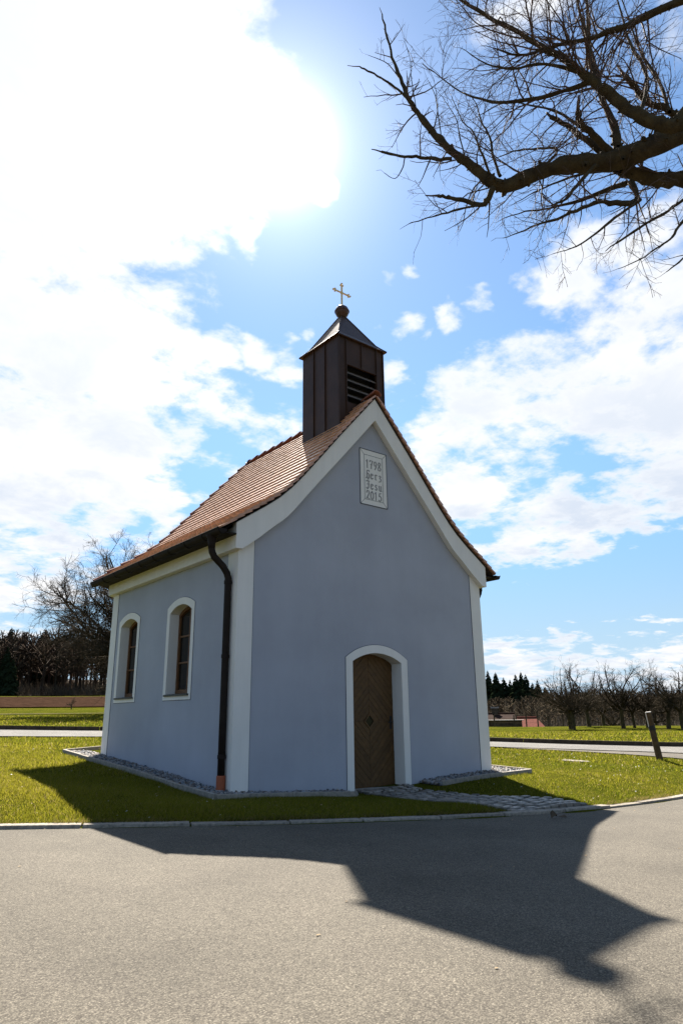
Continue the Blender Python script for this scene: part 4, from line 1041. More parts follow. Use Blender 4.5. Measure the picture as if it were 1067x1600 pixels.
def shoot(tb, p, d, ln, r, lev, cfg, col=None):
    """one branch with its side branches; cfg: per level (children per metre, length ratio, angle, wobble, droop)"""
    cpm, ratio, angle, wob, droop, rmin, maxlev, segl, sd = cfg[lev] if lev < len(cfg) else cfg[-1]
    if lev >= maxlev and col is None:
        tb.pend.append((p, unit(np.asarray(d)), ln, max(r*.7, rmin), wob, droop)); return
    n = max(2, int(ln/segl)); P = [np.array(p)]; dd = unit(np.array(d)); st = ln/n; Dv = [dd]
    for i in range(n):
        dd = unit(dd+rng.normal(0, wob, 3)+np.array([0, 0, -droop])); P.append(P[-1]+dd*st); Dv.append(dd)
    R_ = np.maximum(r*(1-.72*np.linspace(0, 1, n+1)), rmin)
    tb.add(P, R_, sd, col)
    if lev >= maxlev: return
    nc = rng.poisson(cpm*ln if cpm > 0 else -cpm)
    for _ in range(nc):
        t = rng.uniform(.12, 1.0); k = min(int(t*n), n-1); pos = P[k]+(P[k+1]-P[k])*(t*n-k)
        cdv = unit(Dv[k]*math.cos(angle)+perp(Dv[k])*math.sin(angle)*rng.uniform(.8, 1.2))
        shoot(tb, pos, cdv, ln*ratio*rng.uniform(.5, 1.15)*(1.15-.5*t), max(R_[k]*.55, rmin), lev+1, cfg, col)

# large old tree: its trunk stands to the right of the road, its limbs reach over
old_tree = tag(empty('old_tree', (4.6, -7.9, 0)), 'large gnarled bare tree whose dark limbs overhang the road at upper right', 'tree')
limbs = Tubes(); twigs = Tubes()
TB = np.array([4.6, -7.9, h1(4.6, -7.9)-.1])
fork = TB+np.array([-.35, .25, 6.1])
limbs.add([TB, TB+[.02, .0, .25], TB+[-.05, .05, 1.2], TB+[-.10, .02, 2.6], TB+[-.22, .12, 4.4], fork], [.62, .48, .40, .37, .34, .33], 14)
def wig(P, n=4, amp=.02):
    """resample a hand-placed limb and make it knobbly"""
    P = np.array(P); o = [P[0]]
    for i in range(len(P)-1):
        p0 = P[max(i-1, 0)]; p1 = P[i]; p2 = P[i+1]; p3 = P[min(i+2, len(P)-1)]
        for k in range(1, n+1):
            t = k/n; o.append(.5*((2*p1)+(-p0+p2)*t+(2*p0-5*p1+4*p2-p3)*t*t+(-p0+3*p1-3*p2+p3)*t**3)+(rng.normal(0, amp, 3) if k < n else 0))
    return np.array(o)
twcfg = [(7.5, .55, .75, .13, .006, .0023, 2, .09, 4), (10.0, .50, .75, .16, .008, .0018, 2, .07, 3), (9, .5, .7, .2, .01, .0015, 2, .06, 3)]
def limb(pts, r0, r1, dens=3.0, ln=(.5, 1.3), start=None, bias=(0, 0, 0), lim_sides=10):
    Pw = [at_d(x, y, d) for x, y, d in pts]
    if start is not None: Pw = [np.array(q) for q in start]+Pw
    P = wig(Pw, 4, min(.007, r0*.12)); n = len(P)
    R_ = np.linspace(r0, r1, n)*(1+rng.normal(0, .085, n)); 
    if start is None and r0 < .03: lim_sides = 6
    R_ = R_*.66; limbs.add(P, R_, lim_sides)
    seg = np.linalg.norm(np.diff(P, axis=0), axis=1); tot = seg.sum()
    for _ in range(int(9*tot)):                 # burrs and broken stubs
        k = rng.integers(0, n-1); dv = unit(P[k+1]-P[k]); d = unit(dv*.3+perp(dv)); rb_ = R_[k]*rng.uniform(.12, .32)
        limbs.add([P[k]+d*R_[k]*.7, P[k]+d*(R_[k]+rb_*.7), P[k]+d*(R_[k]+rb_*rng.uniform(1.0, 2.2))], [rb_*1.3, rb_, rb_*.45], 5)
    for _ in range(int(dens*.98*tot)):
        t = rng.uniform(.08 if start is None else .45, 1); k = min(int(t*(n-1)), n-2); dv = unit(P[k+1]-P[k])
        d = unit(dv*rng.uniform(.15, .9)+perp(dv)*.8+np.array(bias))
        shoot(twigs, P[k], d, rng.uniform(*ln), min(.011, R_[k]*.5), 0, twcfg)
    shoot(twigs, P[-1], unit(P[-1]-P[-3]), .16, max(r1, .004)*.8, 2, twcfg)
j0 = [fork-np.array([0, 0, .25]), fork+np.array([-.5, .3, .45])]
limb([(1180, 150, 8.2), (1067, 205, 7.8), (1010, 232, 7.6), (960, 250, 7.5), (900, 256, 7.3), (850, 266, 7.2), (800, 288, 7.1), (772, 287, 7.0), (745, 266, 6.93), (715, 243, 6.85)], .25, .075, 2.2, (.5, 1.2), start=j0, lim_sides=14)
limb([(775, 288, 7.0), (735, 258, 6.9), (700, 232, 6.8), (675, 205, 6.8), (655, 180, 6.75), (640, 158, 6.7), (628, 130, 6.7), (617, 100, 6.7), (605, 60, 6.65), (597, 22, 6.6)], .085, .012, 4.5, (.25, .65))
limb([(643, 162, 6.7), (622, 140, 6.7), (600, 125, 6.65), (580, 113, 6.65), (562, 104, 6.6)], .028, .014, 2.0, (.15, .4))
limb([(630, 130, 6.7), (613, 108, 6.8), (600, 96, 6.85), (575, 86, 6.9)], .014, .004, 4, (.15, .35))
limb([(705, 248, 6.85), (680, 248, 6.9), (650, 244, 6.9), (625, 244, 6.9), (596, 237, 6.95)], .034, .022, 3.0, (.2, .5))
limb([(632, 246, 6.9), (629, 262, 6.95), (617, 279, 6.95), (600, 270, 7)], .012, .006, 1, (.1, .2))
limb([(770, 292, 7.0), (762, 312, 6.95), (750, 320, 6.9), (725, 313, 6.9), (700, 308, 6.9), (684, 306, 6.9)], .06, .03, 4, (.3, .8), bias=(0, 0, -.2))
limb([(752, 320, 6.9), (725, 325, 6.8), (690, 334, 6.75), (660, 343, 6.7), (638, 350, 6.7)], .026, .007, 4, (.3, .7))
limb([(781, 275, 7.0), (770, 245, 7.0), (765, 215, 7.1), (752, 190, 7.2), (745, 165, 7.3), (735, 150, 7.3)], .03, .006, 5, (.3, .7))
limb([(765, 272, 6.9), (750, 235, 6.7), (738, 205, 6.6), (722, 190, 6.5), (705, 150, 6.4)], .022, .005, 5, (.3, .7))
limb([(727, 248, 6.8), (718, 215, 6.7), (712, 185, 6.6), (690, 150, 6.55)], .016, .004, 5, (.3, .6))
limb([(690, 222, 6.8), (685, 185, 6.7), (680, 150, 6.7), (668, 125, 6.6)], .014, .004, 5, (.2, .6))
limb([(650, 170, 6.75), (642, 120, 6.9), (641, 95, 6.9), (632, 65, 6.9)], .010, .004, 5, (.2, .45))
# second limb, reaching up and left
limb([(1110, 175, 7.4), (1060, 195, 7.2), (1020, 192, 7.1), (985, 175, 7.0), (955, 150, 6.9), (930, 130, 6.8), (905, 112, 6.75), (880, 92, 6.7), (845, 72, 6.6), (800, 45, 6.5), (745, 15, 6.4), (690, -20, 6.3)], .16, .02, 5.0, (.5, 1.4), start=j0, lim_sides=12)
limb([(925, 128, 6.8), (880, 142, 6.9), (830, 155, 7.0), (780, 160, 7.1), (740, 152, 7.2), (700, 130, 7.3), (660, 100, 7.4)], .05, .006, 5.5, (.4, 1.0))
limb([(900, 112, 6.7), (850, 100, 6.5), (800, 108, 6.4), (760, 100, 6.3), (720, 75, 6.2)], .035, .005, 5, (.4, .9))
limb([(1200, -60, 7.4), (1067, 0, 7.0), (1010, 25, 6.9), (965, 45, 6.8), (900, 65, 6.7), (850, 77, 6.6), (810, 86, 6.5), (770, 75, 6.4)], .10, .01, 5, (.4, 1.2), start=[fork, fork+np.array([-.5, .3, 1.0])])
limb([(1130, 150, 8.4), (1067, 180, 8.1), (1040, 170, 8.0), (1012, 160, 7.9), (992, 135, 7.8), (975, 118, 7.7)], .10, .045, 4, (.4, 1.0), start=j0)
limb([(1000, 178, 7.2), (1010, 120, 7.6), (985, 70, 7.8), (970, 20, 8.0), (955, -30, 8.1)], .04, .012, 4, (.4, 1.1))
limb([(1045, 175, 7.9), (1030, 130, 8.2), (1000, 80, 8.5), (985, 40, 8.6), (965, -20, 8.7)], .04, .01, 4, (.4, 1.0))
limb([(965, 232, 7.5), (958, 195, 7.6), (945, 165, 7.7), (930, 110, 7.9), (920, 60, 8.0), (915, -20, 8.2)], .085, .03, 4, (.4, 1.1))
limb([(955, 240, 7.5), (925, 210, 7.3), (905, 190, 7.2), (903, 172, 7.15)], .075, .05, 4, (.3, .9))
limb([(945, 242, 7.5), (910, 215, 7.5), (885, 195, 7.5), (860, 183, 7.5)], .065, .04, 4, (.4, 1.0))
limb([(935, 130, 6.9), (920, 95, 7.2), (918, 60, 7.3), (905, 20, 7.5), (900, -20, 7.6)], .05, .02, 4, (.4, 1.0))
limb([(850, 262, 7.2), (870, 235, 7.5), (850, 232, 7.8), (810, 235, 8.1), (780, 245, 8.3), (745, 262, 8.4)], .03, .006, 5, (.3, .9))
limb([(905, 198, 7.2), (870, 175, 7.4), (830, 165, 7.6), (790, 160, 7.8), (740, 185, 8.0)], .03, .006, 5, (.4, .9))
# third limb, lower, with the drooping spray
limb([(1150, 280, 8.6), (1067, 280, 8.2), (1030, 280, 8.0), (990, 272, 7.8), (965, 262, 7.6)], .20, .11, 2.5, (.5, 1.1), start=j0, bias=(0, 0, -.3))
limb([(985, 285, 7.7), (995, 310, 7.5), (970, 318, 7.3), (935, 315, 7.1), (900, 330, 7.0), (860, 345, 6.9), (820, 360, 6.8), (785, 372, 6.75)], .06, .006, 8, (.25, .7), bias=(-.1, 0, -.12))
limb([(980, 285, 7.8), (940, 300, 8.0), (900, 315, 8.1), (860, 325, 8.2), (820, 330, 8.3), (780, 345, 8.3)], .05, .006, 8, (.25, .7), bias=(0, 0, -.12))
limb([(930, 258, 7.3), (905, 285, 7.1), (885, 310, 7.0), (868, 318, 7.0)], .035, .018, 6, (.3, .9), bias=(0, 0, -.3))
limb([(1000, 312, 7.4), (960, 340, 7.2), (930, 365, 7.1), (900, 385, 7.0), (870, 395, 7.0)], .03, .005, 8, (.25, .6), bias=(0, 0, -.12))
limb([(960, 265, 7.6), (915, 270, 7.8), (870, 285, 8.0), (835, 300, 8.2), (800, 320, 8.3)], .035, .006, 8, (.3, .7), bias=(0, 0, -.1))
limb([(1120, 280, 8.2), (1067, 312, 7.8), (1035, 335, 7.6), (1000, 355, 7.4), (962, 380, 7.2)], .03, .018, 5, (.3, .8), bias=(0, 0, -.3))
limb([(1120, 300, 7.6), (1067, 345, 7.3), (1050, 370, 7.2), (1030, 385, 7.1), (1000, 405, 7.0), (965, 420, 7.0)], .03, .005, 7, (.2, .5), bias=(0, 0, -.1))
limb([(1140, 330, 7.2), (1090, 380, 7.0), (1060, 410, 6.9), (1040, 425, 6.9)], .03, .006, 6, (.2, .45), bias=(0, 0, -.1))
limb([(1000, 280, 7.9), (1005, 240, 8.3), (1020, 200, 8.6), (1030, 150, 8.9)], .03, .008, 6, (.4, .9))
# the rest of the crown, outside the frame
for a_, e_ in ((60, 50), (110, 35), (160, 45), (220, 35), (250, 60)):
    dv = np.array([math.cos(R(e_))*math.sin(R(a_)), math.cos(R(e_))*math.cos(R(a_)), math.sin(R(e_))])
    P = wig([fork, fork+dv*1.2, fork+dv*2.6+[0, 0, .3], fork+dv*4.0+[0, 0, .8]], 4, .03)
    limbs.add(P, np.linspace(.2, .03, len(P)), 8)
    for k in range(4, len(P)):
        shoot(twigs, P[k], unit(dv+perp(dv)*1.1), rng.uniform(.7, 1.6), .012, 0, twcfg)
limbs.build('trunk', M['bark'], old_tree); twigs.build('crown', M['twig'], old_tree)

def bare_tree(name, base, hgt, spread, label, group=None, lean=(0, 0), trunk=.25, nl=6, seed=0, det=1.0, stems=1, mt='mossbark', mt2='farbark', low=.28, rm=1.0, flat=1.0, cat='tree', lr=.55):
    global rng
    old = rng; rng = np.random.default_rng(seed)
    root = tag(empty(name, tuple(base)), label, cat, group)
    tr = Tubes(); cw = Tubes(); base = np.array(base, float)
    k_ = hgt/8.0
    cfg = [(-13*det, .50, .75, .10, -.010, .011*rm*k_, 3, .30*k_, 5), (-8*det, .52, .80, .15, -.004, .007*rm*k_, 3, .20*k_, 4), (-4.5*det, .52, .80, .19, 0.004, .0052*rm*k_, 3, .16*k_, 3), (0, .5, .8, .2, 0, .0042*rm*k_, 3, .15*k_, 3)]
    for sidx in range(stems):
        off = np.array([rng.normal(0, .35), rng.normal(0, .35), 0]) if stems > 1 else np.zeros(3)
        b = base+off; tl = unit(np.array([lean[0]+off[0]*.25, lean[1]+off[1]*.25, 1.0]))
        top = b+tl*hgt*low
        tr.add(wig([b-[0, 0, .3], b+tl*.3, b+tl*hgt*low*.55, top], 3, .03*k_), np.interp(np.linspace(0, 1, 10), [0, .15, 1], [trunk*1.5, trunk*1.05, trunk*.8])/(1 if stems == 1 else 1.5), 8)
        for i in range(nl):
            az = 2*math.pi*(i+rng.uniform(-.3, .3))/nl; el = rng.uniform(.25, 1.15) if i else 1.35
            dv = np.array([math.cos(el)*math.cos(az), math.cos(el)*math.sin(az), math.sin(el)*flat])
            ln = rng.uniform(.78, 1.0)/math.sqrt((math.cos(el)/spread)**2+(math.sin(el)/(hgt*(1-low)))**2)
            st = top-tl*rng.uniform(0, .22)*hgt*low
            shoot(cw, st, dv, ln, trunk*lr/(1 if stems == 1 else 1.4), 0, cfg)
    tr.build('trunk', M[mt], root); cw.build('crown', M[mt2], root)
    rng = old
    return root
# big tree behind the chapel
q = at_d(225, 1118, 45); bare_tree('broad_tree', (q[0], q[1], h1(q[0], q[1])), 14.6, 6.6, 'broad bare tree rising behind the left end of the chapel', None, trunk=.36, nl=22, seed=17, det=1.38, low=.22, flat=.95, rm=.8, lr=.40)
# orchard on the right: pixel column, distance, height, spread, stems
orchard = [
 (893, 52, 5.0, 2.6, 4, 'multi-stemmed bare fruit tree, nearest to the red roof'),
 (918, 58, 5.3, 2.6, 1, 'bare fruit tree just right of the multi-stemmed one'),
 (941, 64, 4.6, 2.4, 1, 'small bare fruit tree half hidden between two larger ones'),
 (971, 53, 5.0, 2.9, 1, 'bare fruit tree with wide forked crown, left of the leaning post'),
 (1003, 54, 4.3, 2.4, 2, 'twin-stemmed leaning fruit tree right behind the post top'),
 (1041, 52, 4.7, 2.6, 1, 'upright bare fruit tree right of the leaning post'),
 (1064, 51, 4.6, 2.5, 1, 'bare fruit tree at the right edge of the orchard'),
 (1090, 55, 4.6, 2.6, 1, None), (955, 75, 5.0, 3.0, 1, 'bare fruit tree in the back row left of centre'), (1022, 72, 5.0, 3.0, 1, 'bare fruit tree in the back row behind the post'),
]
for i, (pxx, dd, hh, sp, st, lab) in enumerate(orchard):
    if lab is None: continue
    q = at_d(pxx, 1120, dd); bare_tree('fruit_tree', (q[0], q[1], h1(q[0], q[1])), hh*.98, sp*1.0, lab, 'bare fruit trees of the orchard', lean=(rng.uniform(-.12, .12), rng.uniform(-.12, .12)), trunk=.15, nl=8, seed=40+i, det=.9 if st < 3 else .62, stems=st, low=.27, rm=1.2)
# saplings in the fields
for pxx, pyy, dd, hh, lab in ((112, 1107, 64, 1.3, 'thin young sapling standing before the ploughed field'), (28, 1092, 118, 2.0, 'small bare sapling at the far edge of the ploughed field')):
    q = at_d(pxx, pyy, dd); bare_tree('sapling', (q[0], q[1], h1(q[0], q[1])), hh, .5, lab, None, trunk=.05, nl=6, seed=70+pxx, det=.5, low=.3, rm=2)

# ------------------------------------------------------------------ far woods
def far_tree(tb, base, hgt, col, det=26):
    base = np.array(base); n = 6
    P = base+np.c_[np.cumsum(rng.normal(0, .12, n)), np.cumsum(rng.normal(0, .12, n)), np.linspace(0, hgt*.86, n)]
    tb.add(P, np.linspace(.22, .05, n)*hgt/15, 3, col)
    for _ in range(det):
        t = rng.uniform(.30, .97); k = min(int(t*(n-1)), n-2); p = P[k]+(P[k+1]-P[k])*(t*(n-1)-k)
        az = rng.uniform(0, 2*np.pi); el = rng.uniform(.2, .9)+.35*t; ln = hgt*.30*math.sqrt(max(.2, 1-((t-.62)/.5)**2))*rng.uniform(.65, 1.1)*(1-.35*max(0, t-.7)/.3)
        d = np.array([math.cos(el)*math.cos(az), math.cos(el)*math.sin(az), math.sin(el)])
        tb.pend.append((p, d, ln, .14, .07, -.05, col)); m1 = p+d*ln*.5
        for _ in range(2): tb.pend.append((m1, unit(d+rng.normal(0, .6, 3)), ln*.6, .09, .12, 0., col))
wood = Tubes()
for i in range(760):
    az = rng.uniform(-6, 30) if i < 640 else rng.uniform(30, 49); d = 150+rng.random()**1.2*85; x, y = CAM[0]+d*math.sin(R(az)), CAM[1]+d*math.cos(R(az))
    c = np.array([.050, .037, .026, 1])*rng.uniform(.6, 1.5); c[0] *= rng.uniform(.95, 1.15); c[3] = 1
    far_tree(wood, (x, y, h1(x, y)-.2), rng.uniform(11.8, 15.0), c, 15)
for i in range(420):     # the wooded slope behind the orchard
    pxx = rng.uniform(750, 1130); d = rng.uniform(125, 210); q = at_d(pxx, 1110, d)
    c = np.array([.075, .056, .034, 1])*rng.uniform(.6, 1.5); c[3] = 1
    ztop = at_d(pxx, 1078+rng.uniform(-6, 12)+(10 if pxx < 850 else 0), d)[2]; zb_ = h1(q[0], q[1]); far_tree(wood, (q[0], q[1], zb_-.2), max(4, ztop-zb_), c, 11)
for i in range(1500):     # undergrowth along and inside the wood's edge
    az = rng.uniform(-6, 30); d = 147+rng.random()**1.5*60; x, y = CAM[0]+d*math.sin(R(az)), CAM[1]+d*math.cos(R(az)); b = np.array([x, y, h1(x, y)-.1])
    c = np.array([.075, .058, .040, 1])*rng.uniform(.6, 1.5); c[3] = 1
    for _ in range(9):
        dv = unit(np.array([rng.normal(0, .5), rng.normal(0, .5), 1])); l_ = rng.uniform(.8, 2.6)*(1+.02*(d-147)); p2 = b+rng.normal(0, .4, 3)*[1, 1, 0]
        wood.pend.append((p2, dv, l_, .06, .08, 0., c))
tag(wood.build('bare_wood', M['wood_far'], smooth=False), 'dark leafless woodland along the far edge of the fields and slope', 'woodland', kind='stuff')
# hillside that carries the wood
def conifer_mesh(seed, n=330):
    g = np.random.default_rng(seed); V = []; F = []
    tr = MB().tube([(0, 0, -.05), (0, 0, .5), (0, 0, 1.0)], [.018, .012, .003], 6)
    for i in range(n):
        t = g.random()**.8; z = .10+.88*t; r = (1-t)**.75*.24*g.uniform(.6, 1.25)+.014; az = g.uniform(0, 2*math.pi)
        dr = g.uniform(.15, .45); c, s_ = math.cos(az), math.sin(az); w = r*g.uniform(.22, .36)
        b = len(V)
        V += [(0, 0, z), (c*r*.55-s_*w, s_*r*.55+c*w, z-r*dr*.4), (c*r, s_*r, z-r*dr*1.3), (c*r*.55+s_*w, s_*r*.55-c*w, z-r*dr*.4), (c*r*.55, s_*r*.55, z+r*.10-.03*r), (c*r*.6, s_*r*.6, z-r*dr-.35*r)]
        F += [(b, b+1, b+4), (b+1, b+2, b+4), (b+2, b+3, b+4), (b+3, b, b+4), (b+1, b+5, b+2), (b+2, b+5, b+3)]
    return tr, V, F
con = []
for sd_ in range(4):
    tr, V_, F_ = conifer_mesh(sd_+20)
    a = tr.mesh('trunk'); a.materials.append(M['farbark']); b = MB().add(V_, F_).mesh('crown', fix=False); b.materials.append(M['needles']); con.append((a, b))
def spruce(pxx, d, hgt, label, group, k):
    q = at_d(pxx, 1100, d); z = h1(q[0], q[1]); r = empty('spruce_tree', (q[0], q[1], z)); tag(r, label, 'tree', group)
    for nm, me in (('trunk', con[k % 4][0]), ('crown', con[k % 4][1])):
        o = link(nm, me, None, r); o.location = (q[0], q[1], z); w_ = hgt*(.85+.45*((k*37) % 5)/5); o.scale = (w_, w_, hgt); o.rotation_euler = (0, 0, k*1.3)
# right-hand spruces: column, distance, height, label
SP = [(765, 215, 1047, 'tall dark spruce tucked against the chapel corner on the right'), (777, 205, 1050, 'tall spruce, second from the chapel corner'), (789, 212, 1058, 'shorter spruce with ragged top, third from the chapel corner'),
      (799, 222, 1061, 'slim spruce in the gap of the ridge, fourth from the chapel corner'), (808, 206, 1053, 'pointed spruce left of the tallest middle pair'), (817, 212, 1049, 'left spruce of the middle pair above the red roof'), (824, 208, 1053, 'right spruce of the middle pair above the red roof'),
      (834, 218, 1066, 'low spruce between the middle pair and the lone one'), (842, 210, 1062, 'lone pointed spruce right of the middle pair'), (853, 214, 1072, 'small spruce low on the slope'), (862, 218, 1078, 'smallest spruce, last before the orchard')]
def top_h(pxx, d, py):
    q = at_d(pxx, py, d); return q[2]-h1(q[0], q[1])
SP = [(a, b, top_h(a, b, c), l) for a, b, c, l in SP]
for k, (a, b, c, l) in enumerate(SP): spruce(a, b, c*1.0, l, 'spruces on the right-hand ridge', k)
for k, (a, b, c, l) in enumerate([(2, 150, 9.5, 'dark spruce at the left edge before the bare wood'), (13, 147, 7.0, 'shorter dark spruce beside the one at the left edge'), (-14, 152, 13, None)]):
    if l: spruce(a, b, c, l, 'spruces before the left wood', k)
for k, (a, b, c, l) in enumerate([(4, 185, 15.5, 'spruce top above the bare wood at the far left'), (58, 188, 15.6, 'single spruce top above the bare wood')]): spruce(a, b, c, l, 'spruce tops in the left wood', k+1)
# brown thicket on the right slope, behind the roofs
th = Tubes()
for i in range(2600):
    pxx = rng.uniform(755, 1110); d = rng.uniform(95, 185); q = at_d(pxx, 1110, d); b = np.array([q[0], q[1], h1(q[0], q[1])-.2])
    hgt = rng.uniform(2.6, 4.6)*(1.0 if d < 130 else 1.35); tone = rng.random(); c = np.array([.075, .055, .030])*(1-tone)+np.array([.17, .14, .10])*tone; c = np.append(c*rng.uniform(.7, 1.2), 1)
    for _ in range(7):
        dv = unit(np.array([rng.normal(0, .28), rng.normal(0, .28), 1])); p2 = b+rng.normal(0, .5, 3)*[1, 1, 0]; l_ = hgt*rng.uniform(.6, 1.05)
        th.pend.append((p2, dv, l_, .06, .05, 0., c))
tag(th.build('thicket', M['thicket'], smooth=False), 'pale brown leafless thicket on the slope behind the roofs', 'thicket', kind='stuff')

# ------------------------------------------------------------------ far buildings, fence, post
def house(pxl, pxr, py_ridge, py_eave, d, depth, roofm, label, hip=.0, chimney=None, rows=0):
    A = at_d(pxl, py_eave, d); B = at_d(pxr, py_eave, d); Rg = at_d((pxl+pxr)/2, py_ridge, d+depth*.5)
    t = (B-A); t[2] = 0; Ln = np.linalg.norm(t); t /= Ln; n = np.array([-t[1], t[0], 0])
    if n @ (A-CAM) < 0: n = -n
    z0 = h1(*((A+B)/2)[:2])-.3; ze = (A[2]+B[2])/2; zr2 = Rg[2]
    root = tag(empty('house', tuple((A+B)/2*[1, 1, 0]+[0, 0, z0])), label, 'house')
    a, b = A.copy(), B.copy(); a[2] = b[2] = ze; off = n*depth
    ins = .35
    P = [a+t*ins+n*ins, b-t*ins+n*ins, b-t*ins+off-n*ins, a+t*ins+off-n*ins]
    MB().hexa([(*p[:2], z0) for p in P], [(*p[:2], ze-.02) for p in P]).build('wall', M['render'], root)
    r0 = a+n*depth*.5+t*hip*.0; r1 = b+n*depth*.5-t*hip; r0[2] = r1[2] = zr2
    o2 = off*1.0
    vs = [a, b, b+o2, a+o2, r0, r1]; vs2 = [p-np.array([0, 0, .15]) for p in vs[:4]]
    rf = MB().add(vs+vs2, [(0, 1, 5, 4), (2, 3, 4, 5), (1, 2, 5), (3, 0, 4), (6, 7, 1, 0), (7, 8, 2, 1), (8, 9, 3, 2), (9, 6, 0, 3), (9, 8, 7, 6)]).build('roof', roofm, root)
    # courses of tiles as shallow steps
    for k in range(rows):
        f0 = (k+.15)/rows; p0 = a+(r0-a)*f0; p1 = b+(r1-b)*f0; p2 = a+(r0-a)*(f0+.86/rows); p3 = b+(r1-b)*(f0+.86/rows); up = np.array([0, 0, .06])-n*.02
        MB().add([p0+up*1.6, p1+up*1.6, p3+up*.3, p2+up*.3, p0, p1], [(0, 1, 2, 3), (4, 5, 1, 0)]).build('tile_course', roofm, rf)
    MB().tube([r0+[0, 0, .06], r1+[0, 0, .06]], .12, 6).build('ridge_tiles', roofm, rf)
    if chimney:
        c = r0+(r1-r0)*chimney; MB().box(c[0]-.35, c[0]+.35, c[1]-.35, c[1]+.35, zr2-.6, zr2+.75).build('chimney', M['logs'], rf); MB().box(c[0]-.42, c[0]+.42, c[1]-.42, c[1]+.42, zr2+.75, zr2+.95).build('chimney_cap', M['paledge'], rf)
    wz0, wz1 = z0+1.2, z0+2.2
    for k in range(3):
        w0 = P[0]+t*(Ln*(.2+.25*k)); 
        MB().hexa([(*(w0-n*.02)[:2], wz0), (*(w0+t*.9-n*.02)[:2], wz0), (*(w0+t*.9+n*.05)[:2], wz0), (*(w0+n*.05)[:2], wz0)], [(*(w0-n*.02)[:2], wz1), (*(w0+t*.9-n*.02)[:2], wz1), (*(w0+t*.9+n*.05)[:2], wz1), (*(w0+n*.05)[:2], wz1)]).build('window', M['glass'], root)
    return root
house(808, 862, 1121.5, 1147, 88, 9, M['redroof'], 'low house showing only its red tiled roof beyond the meadow', hip=1.6, rows=0)
house(735, 806, 1115.5, 1131, 98, 8, M['brownroof'], 'low house with dark brown roof and pale chimney cap beyond the meadow', chimney=.56, rows=0)
# woodpile with a pale cover
A = at_d(758, 1138, 70); B = at_d(816, 1138, 70); t = B-A; t[2] = 0; Ln = np.linalg.norm(t); t /= Ln; n = np.array([-t[1], t[0], 0])
zb = h1(*((A+B)/2)[:2]); ztop = at_d(790, 1126, 70)[2]
wp = tag(empty('woodpile', (*((A+B)/2)[:2], zb)), 'long dark woodpile under a pale cover behind the meadow fence', 'woodpile')
P = [A, B, B+n*1.2, A+n*1.2]
MB().hexa([(*p[:2], zb-.3) for p in P], [(*p[:2], ztop) for p in P]).build('log_stack', M['logs'], wp)
for k in range(60):
    f = rng.random(); zz = rng.uniform(zb+.1, ztop-.1); c = A+t*Ln*f; MB().tube([(c[0]+n[0]*.3, c[1]+n[1]*.3, zz), (c[0]-n[0]*.12, c[1]-n[1]*.12, zz)], rng.uniform(.07, .13), 7).build('log', M['logs'], wp)
P2 = [A-n*.25-t*.2, B-n*.25+t*.2, B+n*1.4+t*.2, A+n*1.4-t*.2]
MB().hexa([(*p[:2], ztop+.01) for p in P2], [(*p[:2], ztop+.07) for p in P2]).build('cover', M['paledge'], wp)
# fence in front of the roofs
fence = tag(empty('meadow_fence', tuple(on_ground(800, 1138))), 'thin wire fence on wooden posts in front of the red roof', 'fence')
FP = []
for pxx in (773, 804, 823, 841, 857, 880):
    q = at_d(pxx, 1140, 64); z = h1(q[0], q[1]); hh = .55+(1.2 if pxx in (841, 880) else .75); FP.append((q[0], q[1], z))
    MB().tube([(q[0], q[1], z-.3), (q[0], q[1], z+hh*.8)], [.06, .055], 7).build('fence_post', M['logs'], fence)
for hh in (.4, .75, 1.1): MB().tube([(x_, y_, z_+hh) for x_, y_, z_ in FP], .007, 4).build('wire', M['logs'], fence)
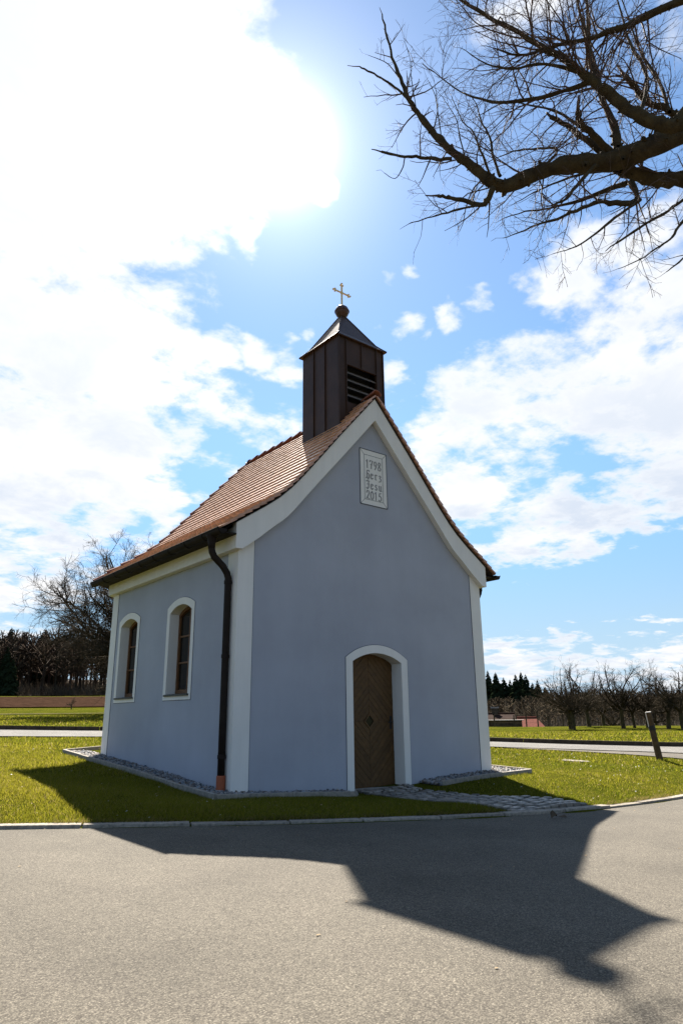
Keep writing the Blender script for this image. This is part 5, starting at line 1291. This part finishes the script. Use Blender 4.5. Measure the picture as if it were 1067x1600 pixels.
# leaning post on the lawn
b = on_ground(1030, 1187); q = at_d(1012, 1113, math.hypot(b[0]-CAM[0], b[1]-CAM[1])-.05); dv = q-b; Lp = np.linalg.norm(dv); dv /= Lp
post = tag(empty('wooden_post', tuple(b)), 'weathered wooden post leaning left at the edge of the lawn', 'post')
def pl_at(t): return b+dv*Lp*t
MB().tube([pl_at(-.25), pl_at(.02), pl_at(.25), pl_at(.5), pl_at(.75), pl_at(.985), pl_at(1.0)], [.088, .085, .082, .079, .077, .075, .068], 12).build('shaft', M['post'], post, smooth=False)
MB().tube([pl_at(.62), pl_at(.72)], .0835, 12).build('dark_band', M['black'], post)
sdv = unit(np.cross(dv, ray(1012, 1113))); tow = unit(np.cross(sdv, dv)); tow = tow if tow @ ray(1012, 1113) < 0 else -tow
lf = -sdv if (sdv @ CR[0]) > 0 else sdv
MB().tube([pl_at(.70)+lf*.066+tow*.040, pl_at(.995)+lf*.062+tow*.040], .015, 6).build('pale_strip', M['postcap'], post)
MB().tube([pl_at(1.0), pl_at(1.012)], [.078, .074], 12).build('pale_cap', M['postcap'], post)
# pale flat slab in the grass
b = on_ground(899, 1190); sl_ = MB(); e = [(b[0]+.24*math.cos(k*.785+.3)*(1+.15*math.sin(k*2.1)), b[1]+.36*math.sin(k*.785+.3)) for k in range(8)]
sl_.hexa([(x_, y_, h1(x_, y_)-.05) for x_, y_ in e], [(x_, y_, h1(x_, y_)+.022) for x_, y_ in e])
tag(sl_.build('stone_slab', M['kerb']), 'flat pale stone slab sunk in the lawn right of the chapel', 'slab')
# dry leaf on the road
b = on_ground(867, 1285); z = float(zr(b[0]))
lf_ = MB(); lf_.add([(b[0]-.10, b[1]-.02, z+.012), (b[0]-.02, b[1]-.05, z+.05), (b[0]+.05, b[1], z+.012), (b[0]-.02, b[1]+.05, z+.06), (b[0]-.04, b[1], z+.10), (b[0]+.12, b[1]-.10, z+.006), (b[0]+.16, b[1]-.04, z+.03)], [(0, 1, 4), (1, 2, 4), (2, 3, 4), (3, 0, 4), (2, 5, 6)])
tag(lf_.build('dry_leaf', M['logs'], fix=False), 'curled brown dry leaf lying on the road near the kerb', 'leaf')
